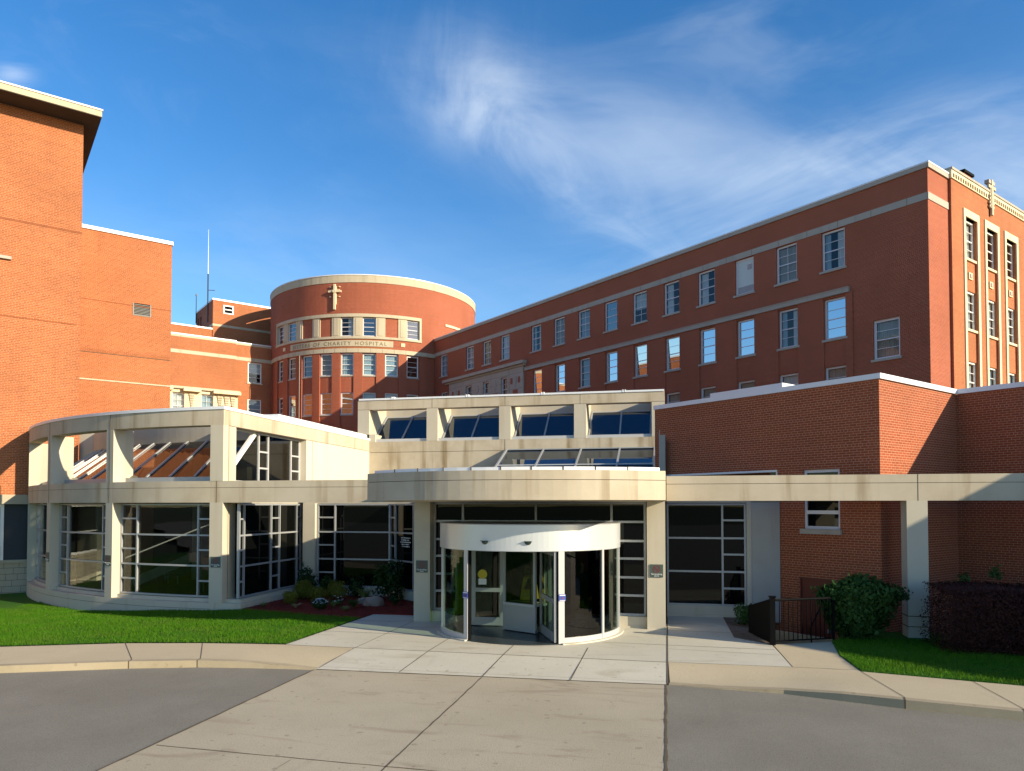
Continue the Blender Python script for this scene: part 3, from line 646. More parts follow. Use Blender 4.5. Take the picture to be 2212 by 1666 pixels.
def grooves(mb,M,us,z0,z1,n=.004,w=.014,mt='joint'):
    for u in us: mb.mbox(M,u,u+w,z0,z1,n-.01,n,mt)
def entrance():
    T=thing('entrance_building','cream concrete hospital entrance with curved canopy and clerestory row','building',FB,(-3.6,20,0))
    # canopy
    A=arc(-7.22,-.02,16.8,15.6); poly=A+[(-.02,20.55),(-7.22,20.55)]
    c=MB(); c.prism(poly,3.42,3.86,'concrete'); c.prism(A+[(-.02,20.55),(-7.22,20.55)],3.872,4.08,'concrete')
    A2=arc(-7.205,-.035,16.82,15.62); c.prism(A2+[(-.035,20.5),(-7.205,20.5)],3.86,3.872,'joint'); cn=part(T,'canopy',c)
    # uv along the arc for streaks is by box; coping segments
    A3=arc(-7.05,-.15,16.85,15.72,20); f=MB()
    for i,(p,q) in enumerate(zip(A3,A3[1:])):
        if i%2==0: q2=A3[min(i+2,20)]
        P=(p[0],p[1]);Q=(q[0],q[1]); d=(Q[0]-P[0],Q[1]-P[1]); l=math.hypot(*d); nx,ny=-d[1]/l,d[0]/l
        f.prism([P,Q,(Q[0]+nx*.2,Q[1]+ny*.2),(P[0]+nx*.2,P[1]+ny*.2)],4.08,4.155+.004*(i//2%2),'flashing')
        if i%2==0 and i: f.prism([(P[0]-.012,P[1]-.012),(P[0]+.012,P[1]-.012),(P[0]+.012,P[1]+.05),(P[0]-.012,P[1]+.05)],4.085,4.165,'joint')
    part(cn,'flashing',f)
    so_=MB(); so_.prism(arc(-6.95,-.3,17.3,16.1)+[(-.6,20.0),(-6.6,20.0)],3.40,3.418,'concrete_clean'); part(cn,'soffit',so_)
    for x0 in (-7.07,-.52):
        p=MB(); p.box(x0,x0+.48,19.78,20.4,-.1,3.42,'concrete_clean'); part(T,'pillar',p)
    # storefront
    M=MX(20.15); g=MB(); fw=.06
    g.mbox(M,-6.58,-.55,3.33,3.41,-.04,.07,'alum'); g.mbox(M,-6.58,-.55,2.82,2.88,-.04,.07,'alum')
    for x in (-6.58,-5.74,-3.62,-1.51,-.61): g.mbox(M,x,x+.06,2.88,3.33,-.04,.068,'alum')
    for x in (-6.58,-1.33,-.61): g.mbox(M,x,x+.06,.3,2.82,-.04,.068,'alum')
    g.mbox(M,-5.93,-5.87,.3,2.82,-.04,.068,'alum')
    for z in ZG[:-2]:
        for a,b in ((-6.52,-5.93),(-1.27,-.61)): g.mbox(M,a,b,z-.03,z+.03,-.04,.065,'alum_bright' if b>-1 else 'alum')
    sf=part(T,'storefront_frame',g)
    p=MB(); p.mbox(M,-6.55,-.58,2.87,3.35,-.02,0,'glass_store'); p.mbox(M,-6.55,-5.9,.3,2.85,-.02,0,'glass_store'); p.mbox(M,-1.3,-.58,.3,2.85,-.02,0,'glass_store'); part(sf,'pane',p)
    for a,b in ((-6.58,-5.9),(-1.3,-.53)): p=MB(); p.mbox(M,a,b,-.05,.05,-.1,.22,'concrete_clean'); p.mbox(M,a,b,.05,.3,-.1,.2,'concrete_clean'); part(T,'plinth',p)
    # lobby behind the door
    l=MB(); l.face([(-7,16.9,.012),(-.2,16.9,.012),(-.2,26,.012),(-7,26,.012)],'lobby_floor') if False else None
    l.box(-6.5,-.6,25.2,25.3,0,3.4,'lobby'); l.box(-6.6,-6.5,20.2,25.3,0,3.4,'lobby'); l.box(-.6,-.5,20.45,25.3,0,3.4,'lobby'); l.box(-6.6,-.5,20.3,25.3,3.3,3.4,'lobby'); l.box(-6.5,-.6,20.16,25.2,-.05,.02,'lobby_floor'); part(T,'lobby',l)
    # roof behind canopy
    r=MB(); r.box(-7.2,-.05,20.56,32.3,3.7,4.03,'roofing'); r.box(-13.75,-7.2,25.25,32.3,3.7,4.0,'roofing'); part(T,'roof',r)
    # clerestory
    KS[0]=1.1745
    c=MB(); Y=27.5; MC=MX(Y)
    piers=[(-12.25,-11.76),(-9.32,-8.86),(-6.36,-5.9),(-3.43,-2.97),(-.52,-.05)]
    c.box(-12.25,-.05,Y,Y+.46,7.17,7.55,'concrete')
    for i,(a,b) in enumerate(piers): c.box(a,b,Y,Y+2.2,6.17 if i==0 else 5.86,7.17,'concrete_clean' if i else 'concrete_clean'); c.box(a,b,Y+.46,Y+2.2,7.17,7.55,'concrete')
    c.box(-11.76,-11.5,Y+.02,Y+2.2,4,6.17,'concrete_clean')
    c.box(-11.76,-.05,Y-.004,Y+.4,5.44,5.86,'concrete_stained'); c.box(-11.76,-6.08,Y,Y+.4,3.9,5.425,'concrete_stained'); c.box(-6.08,-.05,Y+.1,Y+.4,3.9,5.425,'concrete')
    c.box(-11.7,-.1,Y+.02,Y+.3,5.42,5.45,'joint')
    c.box(-12.2,-.05,Y+1.85,Y+2.2,7.06,7.5,'concrete_clean')
    c.box(-12.2,-.05,Y+2.2,Y+6,5.5,7.45,'concrete_clean')
    cl=part(T,'clerestory',c)
    j=MB(); grooves(j,MC,(-9.1,-6.13,-3.2),7.17,7.55); grooves(j,MC,(-6.13,),5.44,5.86,.01)
    for a,b in piers: j.mbox(MC,a,b,7.165,7.178,-.01,.003,'joint'); j.mbox(MC,a,b,5.853,5.865,-.01,.003,'joint') if a>-12 else None
    part(cl,'joint',j)
    f=MB(); f.box(-12.2,-.06,Y-.03,Y+.5,7.55,7.62,'flashing')
    for x in (-10.8,-7.7,-4.7,-1.6): f.box(x,x+.03,Y-.04,Y+.5,7.55,7.66,'flashing'); f.box(x+.09,x+.12,Y-.04,Y+.5,7.55,7.66,'flashing')
    part(cl,'flashing',f)
    for (a,b),(a2,b2) in zip(piers,piers[1:]):
        x0,x1=b,a2; w=MB(); w.box(x0+.005,x1-.005,Y+.1,Y+.55,5.86,5.98,'alum_bright')
        S=lambda x,t,n=0:(x,Y+.5+1.35*t-n*.64,5.98+1.1*t+n*.77)
        for x in (x0+.03,(x0+x1)/2-.02,x1-.09): w.bar(S(x+.03,0,.03),S(x+.03,1,.03),.05,.06,'alum',up=(1,0,0))
        w.box(x0,x1,Y+1.8,Y+1.9,7.04,7.09,'alum_bright'); wn=part(T,'sloped_window',w)
        p=MB(); p.face([S(x0,0),S(x1,0),S(x1,1),S(x0,1)],'glass_skylight'); part(wn,'pane',p)
    # low skylight
    w=MB(); S=lambda x,t,n=0:(x,27.48-3.3*t-n*.37,5.42-1.34*t+n*.93)
    xs=(-6.05,-4.6,-3.15,-1.7,-.42)
    for i,x in enumerate(xs): w.bar(S(x,0,.04),S(x,1,.04),.07 if i==0 else .045,.06,'alum',up=(1,0,0))
    w.bar(S(-6.05,.52,.04),S(-.4,.52,.04),.04,.05,'alum_bright',up=(0,1,0)); w.bar(S(-6.05,.0,.04),S(-.4,.0,.04),.04,.05,'alum',up=(0,1,0))
    wn=part(T,'skylight',w); p=MB(); p.face([S(-6.05,0),S(-.4,0),S(-.4,1),S(-6.05,1)],'glass_skylight'); p.face([(-6.06,27.48,4.0),(-6.06,27.48,5.42),(-6.06,24.18,4.08)],'concrete_clean'); part(wn,'pane',p)
    KS[0]=1.0
    f=MB()
    for k in range(4): f.box(-.24+.0*k,-.03,25.0+.2*k,25.2+.2*k,4.03,5.5+.2*k,'stone_grey')
    part(T,'stepped_flashing',f)
    # garden side glazing
    g=MB(); g.box(-13.2,-7.15,24.8,25.2,3.37,4.05,'concrete_clean'); g.box(-13.1,-12.62,24.6,25.05,.0,3.37,'concrete_clean'); g.box(-12.6,-9.8,24.7,25.0,-.2,.33,'concrete_clean'); part(T,'garden_wall',g)
    screen(T,MX(24.8),-12.6,-9.75,(-11.9,),minor=(0,))
    def MQ(p,q):
        d=Vector((q[0]-p[0],q[1]-p[1])).normalized(); return lambda u,z,n:(p[0]+d.x*u+d.y*n,p[1]+d.y*u-d.x*n,z)
    Q=MQ((-9.75,24.8),(-7.1,22.8)); S_=screen(T,Q,0,3.3,(.38,1.55),minor=(0,)); g=MB(); g.mbox(Q,0,3.3,-.2,.33,-.2,.12,'concrete_clean'); part(T,'plinth',g)
    n_=MB(); rr=random.Random(2)
    for k,(a,b) in enumerate(((.70,1.28),(.72,1.25),(.66,1.32),(.74,1.22),(.76,1.22))):
        u=a
        while u<b:
            w=rr.uniform(.02,.045); n_.mbox(Q,u,u+w,2.14-k*.075,2.175-k*.075,.001,.004,'white'); u+=w+rr.choice((.012,.012,.04))
    part(S_,'door_lettering',n_)
    # right hand glazing, wall and beam
    screen(T,MX(22.4),.0,2.28,(1.61,),minor=(1,))
    g=MB(); g.box(0,2.3,22.32,22.6,-.1,.07,'concrete_clean'); g.box(0,2.3,22.36,22.6,.07,.33,'concrete_clean'); g.box(2.29,3.22,22.33,22.7,-.1,4.0,'stone_grey2'); g.box(2.29,2.42,22.30,22.33,-.1,3.9,'concrete_clean'); g.box(0,3.2,22.33,25,3.38,4.0,'concrete_clean'); part(T,'side_wall',g)
def beam_with_pillar():
    T=thing('concrete_portal_beam','long cream concrete beam on one square pillar, running right from the entrance canopy','beam',FB,(5.9,19.8,0))
    b=MB(); M=MX(19.8)
    b.box(0,13,19.8,20.25,3.42,3.86,'concrete'); b.box(0,13,19.8,20.25,3.872,4.08,'concrete'); b.box(0,13,19.815,20.24,3.86,3.872,'joint')
    grooves(b,M,(6.12,),3.42,4.08); part(T,'beam',b)
    p=MB(); p.box(5.86,6.34,19.8,20.27,-.2,3.42,'concrete_clean'); p.box(5.85,6.35,19.79,20.28,.28,.30,'joint'); p.box(5.85,6.35,19.79,20.28,.54,.56,'joint'); part(T,'pillar',p)
concrete('stone_grey2',(.40,.39,.36),(.26,.20,.17),.75)
mat('lobby',(.03,.032,.025),.8); mat('lobby_floor',(.05,.055,.055),.25)
entrance(); beam_with_pillar()
# ================================================================ GLASS PAVILION (curved)
def pavilion():
    T=thing('glass_pavilion','curved cream concrete pavilion with glass bays and sloped glass roof on the lawn','building',FB,(-14.25,37.7,0))
    cx,cy,Rr=-14.25,37.7,17.0
    M=lambda u,z,n:(cx-(Rr+n)*math.sin(u/Rr),cy-(Rr+n)*math.cos(u/Rr),z)
    U=lambda d:R(d)*Rr
    END=64
    b=MB(); b.mbox(M,0,U(END),5.87,6.37,-.46,0,'concrete',nu=64); b.box(-14.26,-13.8,20.7,33,5.87,6.37,'concrete'); b.box(-13.802,-13.79,21,33,5.865,5.878,'joint') ; part(T,'top_beam',b)
    f=MB(); f.mbox(M,-.3,U(END),6.37,6.47,-.5,.03,'flashing',nu=64); f.box(-14.3,-13.77,20.67,33,6.37,6.47,'flashing'); f.box(-14.6,-13.95,24.3,33,6.47,6.66,'flashing'); part(T,'flashing',f)
    b=MB(); b.mbox(M,0,U(END),3.39,3.86,-.46,0,'concrete',nu=64); b.mbox(M,0,U(END),3.872,4.08,-.46,0,'concrete',nu=64); b.mbox(M,0,U(END),3.86,3.872,-.4,-.012,'joint',nu=64)
    b.box(-14.26,-7.22,20.7,21.15,3.39,3.86,'concrete'); b.box(-14.26,-7.22,20.7,21.15,3.872,4.08,'concrete'); b.box(-14.26,-7.22,20.712,21.14,3.86,3.872,'joint')
    for d in (14.3,28.6,43): b.mbox(M,U(d)-.01,U(d)+.01,3.39,6.37,-.02,.006,'joint')
    b.mbox(MX(20.7),-14.04,-14.025,3.39,4.08,-.01,.004,'joint'); part(T,'ring_beam',b)
    for d in (14.3,28.6,44.0,58):
        w_=.18 if d<40 else .5; p=MB(); p.mbox(M,U(d)-w_,U(d)+w_,.2,3.39,-.5,.0,'concrete_clean',2); p.mbox(M,U(d)-w_,U(d)+w_,4.08,5.87,-.75,.0,'concrete_clean',2); part(T,'pillar',p)
    p=MB(); p.box(-14.26,-13.8,20.69,21.4,.2,3.39,'concrete_clean'); p.box(-14.26,-13.8,20.69,21.4,4.08,5.87,'concrete_clean'); p.box(-13.805,-13.795,20.98,20.995,.2,5.86,'joint'); part(T,'corner_pillar',p)
    p=MB(); p.mbox(M,-.2,U(END),-.9,.0,-.5,.0,'concrete_clean',nu=64); p.mbox(M,-.2,U(END),.012,.2,-.5,.0,'concrete_clean',nu=64); p.mbox(M,0,U(END),0,.012,-.4,-.012,'joint',nu=64); p.mbox(M,0,U(END),.2,.31,-.5,-.22,'concrete_clean',nu=64)
    p.box(-14.25,-13.15,20.72,25.2,-.6,.2,'concrete_clean'); p.box(-14.25,-13.25,20.9,25.2,.2,.31,'concrete_clean'); part(T,'plinth',p)
    Mg=lambda u,z,n:M(u,z,n-.36)
    for k in range(4):
        a,bb=U(14.3*k)+.18 if k else .02,U(14.3*(k+1))-(.18 if k<2 else .2); w=bb-a
        screen(T,Mg,a,bb,(a+w*.16,a+w*.80),minor=(0,2),name='glazing_bay',nu=8,gm='glass_bay')
    # lower side glazing towards the garden
    screen(T,MY(-13.42),20.95,25.0,(21.25,22.9,23.45,24.7),minor=(0,2,4),name='glazing_bay')
    w=MB(); w.box(-14.26,-13.8,26.15,33,3.4,5.87,'concrete_side'); w.box(-13.805,-13.792,26.63,26.645,3.4,5.86,'joint'); w.box(-14.2,-13.45,21.15,26.2,3.37,3.6,'concrete_clean'); part(T,'side_wall',w)
    # upper side glazing with raking brace
    MG=MY(-14.12); g=MB(); 
    for u in (21.4,23.2,23.82,25.45,26.09): g.mbox(MG,u,u+.06,4.08,5.86,-.03,.05,'alum_bright')
    g.mbox(MG,21.4,26.15,5.80,5.86,-.03,.045,'alum_bright'); g.mbox(MG,21.4,26.15,4.08,4.14,-.03,.045,'alum_bright')
    for z in (4.62,5.2): g.mbox(MG,23.26,23.82,z-.03,z+.03,-.03,.045,'alum_bright'); g.mbox(MG,25.51,26.09,z-.03,z+.03,-.03,.045,'alum_bright')
    gg=part(T,'side_window',g); p=MB(); p.face([MG(21.2,4.15,0),MG(26.1,4.1,0),MG(26.1,5.85,0),MG(22.95,5.85,0)],'glass_half2'); part(gg,'pane',p)
    br=MB(); br.bar(MG(21.28,4.28,.02),MG(22.95,5.8,.02),.16,.1,'frame_white',up=(1,0,0)); part(T,'brace',br)
    # sloped glass roof
    s=MB(); s.mbox(M,0,U(END),4.08,4.24,-.62,-.46,'alum',nu=48); n=18
    Sg=lambda u,t,h=0:M(u,4.24+1.36*t+h*.7,-.6-1.75*t+h*.7)
    for k in range(n+1):
        u=U(END)*k/n; s.bar(Sg(u,0,.03),Sg(u,1,.03),.045,.07,'alum',up=tuple(Vector(M(u+.3,0,0))-Vector(M(u,0,0))))
    sr=part(T,'sloped_glazing',s); p=MB()
    for k in range(48):
        a,bb=U(END)*k/48,U(END)*(k+1)/48; p.face([Sg(a,0),Sg(bb,0),Sg(bb,1),Sg(a,1)],'glass_slope')
    part(sr,'pane',p)
    r=MB(); r.mbox(M,-.1,U(END),5.55,6.42,-2.75,-2.36,'concrete_clean',nu=48)
    pts=[M(U(d),0,-2.6)[:2] for d in range(0,65,4)]; r.box(-25.35,-24.35,27.35,27.8,0,6.8,'concrete_clean'); r.prism(pts+[(-24,36),(-14.26,36)],6.2,6.3,'roofing'); part(T,'inner_roof',r)
    i=MB(); i.box(-26,-14.3,33,33.2,0,6.2,'lobby2'); i.prism([M(U(d),0,-.5)[:2] for d in range(2,65,4)]+[(-24,33),(-14.3,33)],-.3,.02,'lobby2'); i.box(-17.2,-16.6,26.5,27.1,0,6.2,'concrete_clean'); i.box(-20.5,-20,28.5,29,0,6.2,'concrete_clean'); i.box(-14.3,-14.28,21.5,26.1,0.2,3.4,'lobby2'); 
    i.bar((-21,25.5,.2),(-15.5,29.5,3.2),.3,.35,'concrete_clean'); i.bar((-21,25.0,1.2),(-15.5,29.0,4.1),.05,.05,'alum'); i.box(-19.5,-17,31,31.6,0,1.1,'lobby_wood')
    for x,y in ((-16,24),(-17.3,24.6),(-20.5,26.8),(-22,28)): i.box(x,x+.6,y,y+.6,.38,.46,'lobby_seat'); i.box(x,x+.6,y+.55,y+.62,.46,.95,'lobby_seat'); i.box(x+.05,x+.09,y+.05,y+.09,.02,.38,'alum'); i.box(x+.5,x+.54,y+.05,y+.09,.02,.38,'alum')
    for x,y in ((-17,29),(-19.5,30.5)): i.box(x,x+1.2,y,y+.15,3.6,3.66,'white')
    part(T,'interior',i)
concrete('concrete_side',(.60,.54,.43),(.42,.33,.20),.25)
mat('lobby_wood',(.18,.09,.04),.6); mat('lobby_seat',(.10,.03,.03),.7)
mat('lobby2',(.05,.045,.035),.8)
glass('glass_half2',(.16,.17,.16),.05)
pavilion()
# ================================================================ REVOLVING DOOR
def revolving_door():
    cx,cy,Rr=-3.61,19.3,2.41
    T=thing('revolving_door','large round revolving door with silver drum header under the entrance canopy','revolving door',FB,(cx,cy,0))
    M=lambda u,z,n:(cx+(Rr+n)*math.sin(u/Rr),cy-(Rr+n)*math.cos(u/Rr),z)
    U=lambda d:R(d)*Rr
    h=MB(); h.mbox(M,U(-122),U(122),2.21,2.83,-.06,0,'drum_paint',nu=80); h.mbox(M,U(-180),U(180),2.83,2.85,-2.4,.01,'alum',nu=60); h.mbox(M,U(-180),U(180),2.2,2.212,-2.4,-.02,'alum',nu=60); part(T,'header',h)
    b=MB(); 
    for a,c in ((-120,-29),(29,120)): b.mbox(M,U(a),U(c),0.02,.15,-.09,-.02,'alum_bright',nu=24); b.mbox(M,U(a),U(c),-.01,.03,-.12,.08,'plaza',nu=24)
    part(T,'base_rail',b)
    for i,d in enumerate((-118,-63,-30.4,28.9,59.6,88,118)):
        w={2:.13,3:.15}.get(i,.075); p=MB(); p.mbox(M,U(d)-w/2,U(d)+w/2,.02,2.21,-.1,-.01,'alum_bright'); 
        if i in(2,3): s=1 if i==2 else -1; p.mbox(M,U(d)+s*w/2,U(d)+s*(w/2+.04),.02,2.21,-.1,-.03,'black_metal')
        part(T,'post',p)
    for a,c in ((-118,-63),(-63,-31),(29,59.5),(59.5,88),(88,118)):
        g=MB(); g.mbox(M,U(a),U(c),.15,2.21,-.06,-.05,'glass_dim' if a==29 else 'glass_door',nu=10); part(T,'curved_glass',g)
    f=MB(); pts=[M(U(t),0,-.0)[:2] for t in range(0,360,6)]; f.prism(pts,-.01,.018,'door_floor'); part(T,'floor',f)
    def leaf(name,p,q,mid=1.0,bot=.26,solid=None,st=.11):
        P=(cx+p[0],cy+p[1]);Q=(cx+q[0],cy+q[1]); d=Vector((Q[0]-P[0],Q[1]-P[1]));l=d.length;d.normalize()
        K=lambda u,z,n:(P[0]+d.x*u+d.y*n,P[1]+d.y*u-d.x*n,z)
        g=MB(); g.mbox(K,0,st,.04,2.19,-.03,.03,'alum'); g.mbox(K,l-st,l,.04,2.19,-.03,.03,'alum'); g.mbox(K,st,l-st,2.09,2.19,-.028,.028,'alum'); g.mbox(K,st,l-st,.04,bot,-.028,.028,'alum')
        if mid: g.mbox(K,st,l-st,mid-.055,mid+.055,-.028,.028,'alum')
        o=part(T,name,g); gl=MB(); gl.mbox(K,st,l-st,bot,2.09,-.005,.005,'glass_case' if name=='display_case' else 'glass_door'); part(o,'pane',gl)
        return o,K,l
    lf,K,l=leaf('door_leaf',(-1.62,.0),(-.72,.06))
    s=MB(); c=K(.33,1.38,.02); 
    s.face([K(.30+.13*math.cos(t),1.42+.13*math.sin(t),.012) for t in np.linspace(0,2*math.pi,21)[:-1]],'yellow'); s.mbox(K,.19,.41,1.14,1.30,.008,.013,'white'); part(lf,'sticker',s)
    leaf('door_leaf',(.40,-.66),(1.02,-2.12))
    sc_,K,l=leaf('display_case',(-.62,-.46),(.34,-.95),mid=None,bot=.74,st=.08)
    s=MB(); s.mbox(K,.02,l-.02,.1,.7,-.02,.034,'alum'); s.mbox(K,0,l,.04,.1,-.06,.04,'alum'); s.mbox(K,.02,l-.02,.70,.76,-.5,.06,'alum_bright'); s.mbox(K,.68,.72,.76,2.1,-.3,-.25,'alum_bright'); part(sc_,'lower_panel',s)
    w=MB(); w.box(cx-.9,cx-.86,cy+.2,cy+1.6,.04,2.19,'alum'); w.box(cx+.35,cx+.39,cy+.2,cy+1.6,.04,2.19,'alum'); part(T,'inner_partition',w)
    for d in (-16,9.5):
        m=MB(); c=Vector(M(U(d),2.42,0)); r_=.085
        for i in range(6):
            for j in range(10):
                def q(i,j): th=math.pi*j/10; ph=math.pi/2*i/6; return M(U(d)+r_*math.cos(th)*math.cos(ph),2.44-r_*math.sin(th)*math.cos(ph)*.95,r_*.9*math.sin(ph))
                m.face([q(i,j),q(i,j+1),q(i+1,j+1),q(i+1,j)],'sensor')
        m.mbox(M,U(d)-.09,U(d)+.09,2.44,2.455,0,.08,'sensor'); sn=part(T,'motion_sensor',m)
    for d in (-30.4,29.2):
        m=MB(); m.mbox(M,U(d)-.085,U(d)+.085,1.03,1.19,-.005,.006,'navy'); m.mbox(M,U(d)-.07,U(d)+.07,1.155,1.175,.006,.009,'white'); m.mbox(M,U(d)-.02,U(d)+.02,1.08,1.12,.006,.009,'sign_red'); m.mbox(M,U(d)-.07,U(d)+.07,1.04,1.05,.006,.009,'white'); part(T,'notice_sticker',m)
    # wet floor sign inside
    K=lambda u,z,n:(cx+.0+u,cy+.15-n,z); m=MB()
    def qd(z): return .24-.12*z/.95
    for s in (1,-1):
        O=lambda u,z:(cx+.0+u,cy-.05+s*(.18-.16*z/.95),.78+z*.95)
        m.face([O(-.23,0),O(.23,0),O(.12,.95),O(-.12,.95)],'yellow')
    w=MB(); w.box(-.1,.1,-.1,.1,0,.1,'black_metal')
    k=MB(); O=lambda u,z:(cx+u,cy-.05-(.185-.16*z/.95),.78+z*.95)
    k.face([O(-.1,.72),O(.1,.72),O(.1,.75),O(-.1,.75)],'black_metal'); k.face([O(-.06,.84),O(.06,.84),O(.06,.9),O(-.06,.9)],'black_metal'); k.face([O(-.12,.3),O(.12,.3),O(.02,.6),O(-.02,.6)],'black_metal')
    T2=thing('wet_floor_sign','yellow folding floor sign standing behind the glass of the revolving door','sign',FB,(cx,cy-.05,.78)); part(T2,'board',m); part(T2,'warning_print',k)
mat('sensor',(.015,.03,.028),.25); mat('door_floor',(.035,.042,.045),.3)
revolving_door()
# ================================================================ PERSON inside the drum, all in black
def person():
    bx,by=-2.25,19.5
    T=thing('person','person all in black with a long coat, standing inside the right of the revolving door','person',FB,(bx,by,0))
    def loft(rings,m,n=20):
        mb=MB(); L_=[]
        for (z,rx,ry,ox,oy) in rings: L_.append([(bx+ox+rx*math.cos(2*math.pi*k/n),by+oy+ry*math.sin(2*math.pi*k/n),z) for k in range(n)])
        for A,B in zip(L_,L_[1:]):
            for k in range(n): mb.face([A[k],A[(k+1)%n],B[(k+1)%n],B[k]],m)
        mb.face(L_[0],m); mb.face(L_[-1],m); return mb
    body=MB()
    b=loft([(.02,.0,.0,-.1,0),(.06,.05,.1,-.1,-.02),(.3,.05,.055,-.1,0),(.5,.06,.07,-.1,0),(.85,.17,.12,0,0),(1.0,.18,.13,0,0),(1.2,.15,.11,0,0),(1.38,.19,.12,0,0),(1.46,.16,.1,0,0),(1.50,.06,.06,0,0),(1.56,.055,.06,0,-.01),(1.60,.07,.08,0,-.015),(1.68,.078,.10,0,-.01),(1.76,.07,.09,0,0),(1.80,.03,.04,0,0)],'skin'); bo=part(T,'body',b)
    c=loft([(.22,.34,.24,0,0),(.6,.29,.21,0,0),(.95,.235,.17,0,0),(1.15,.205,.15,0,0),(1.36,.235,.15,0,0),(1.46,.19,.12,0,0),(1.50,.08,.08,0,0)],'black_cloth')
    for s in (-1,1):
        c.tube([(bx+s*.2,by,1.42),(bx+s*.27,by-.02,1.15),(bx+s*.25,by-.12,.92)],.07,'black_cloth',10,.05)
    part(T,'coat',c)
    hnd=MB()
    for s in (-1,1):
        h0=Vector((bx+s*.25,by-.13,.9)); hnd.tube([h0,h0+Vector((0,-.02,-.08))],.035,'skin',8,.04)
        for f in range(4): 
            q=h0+Vector(((f-1.5)*.018,-.02,-.08)); hnd.tube([q,q+Vector((0,-.01,-.04)),q+Vector((0,.005,-.07+.008*abs(f-1.5)))],.009,'skin',6,.007)
        q=h0+Vector((-s*.035,-.02,-.03)); hnd.tube([q,q+Vector((-s*.02,-.02,-.035))],.010,'skin',6,.008)
    part(T,'hands',hnd)
    h=loft([(1.58,.085,.06,0,.055),(1.66,.095,.085,0,.03),(1.75,.09,.10,0,.02),(1.81,.06,.07,0,.01),(1.83,.01,.01,0,.01)],'hair'); part(T,'hair',h)
    s=MB()
    for o_ in (-.13,.13): s.tube([(bx+o_,by+.08,.05),(bx+o_,by-.18,.05)],.05,'white' if o_<0 else 'skin',8,.04)
    part(T,'shoes',s)
    leg=loft([(.04,.055,.07,.13,0),(.35,.06,.07,.13,0),(.9,.09,.1,.1,0)],'black_cloth'); part(T,'trousers',leg)
person()
# ================================================================ SIGNS
def text_mesh(s,size):
    cu=bpy.data.curves.new('t','FONT'); cu.body=s; cu.size=size; cu.align_x='CENTER'; cu.extrude=.002
    to=bpy.data.objects.new('t',cu); COL.objects.link(to); dg=bpy.context.evaluated_depsgraph_get(); me=bpy.data.meshes.new_from_object(to.evaluated_get(dg)); bpy.data.objects.remove(to); return me
def sign(M,u,z,org,label):
    T=thing('no_smoking_sign',label,'sign',FB,org,'no smoking signs on the concrete pillars')
    g=MB(); g.mbox(M,u-.17,u+.17,z-.17,z+.17,.0,.02,'sign_plate'); pl=part(T,'plate',g)
    c=MB(); n=24; P=lambda r,t:M(u+r*math.cos(t),z+.045+r*math.sin(t),.024)
    for k in range(n): a,b=2*math.pi*k/n,2*math.pi*(k+1)/n; c.face([P(.075,a),P(.075,b),P(.098,b),P(.098,a)],'sign_red')
    c.face([M(u-.06,z+.10,.0245),M(u-.045,z+.115,.0245),M(u+.065,z-.01,.0245),M(u+.05,z-.025,.0245)],'sign_red'); c.face([M(u-.05,z+.035,.0235),M(u+.05,z+.035,.0235),M(u+.05,z+.055,.0235),M(u-.05,z+.055,.0235)],'sign_red'); part(T,'symbol',c)
    for s,zz,sz in (('No Smoking',z-.105,.058),('Zone',z-.15,.055)):
        me=text_mesh(s,sz)
        for v in me.vertices: X,Y,Z=M(u+v.co.x,zz+v.co.y,.022+v.co.z); v.co=(X-org[0],Y-org[1],Z-org[2])
        me.materials.append(MATS['white']); o=bpy.data.objects.new('lettering',me); COL.objects.link(o); o.parent=T
sign(MX(19.78),-.27,1.56,(-.27,19.78,1.56),'dark no smoking sign on the pillar right of the revolving door')
sign(MX(19.78),-6.83,1.56,(-6.83,19.78,1.56),'dark no smoking sign on the pillar left of the revolving door')
sign(MX(20.69),-14.02,1.50,(-14.02,20.69,1.5),'dark no smoking sign on the corner pillar of the glass pavilion beside the flower bed')
def rotmap(d):
    a=R(d); px,py=-14.25-17*math.sin(a),37.7-17*math.cos(a)
    return (lambda u,z,n:(px+u*math.cos(a)-n*math.sin(a),py-u*math.sin(a)-n*math.cos(a),z)),(px,py,1.45)
m_,o_=rotmap(14.3); sign(m_,0,1.45,o_,'dark no smoking sign on the middle curved pillar of the glass pavilion')
m_,o_=rotmap(28.6); sign(m_,0,1.40,o_,'dark no smoking sign on the leftmost curved pillar of the glass pavilion')
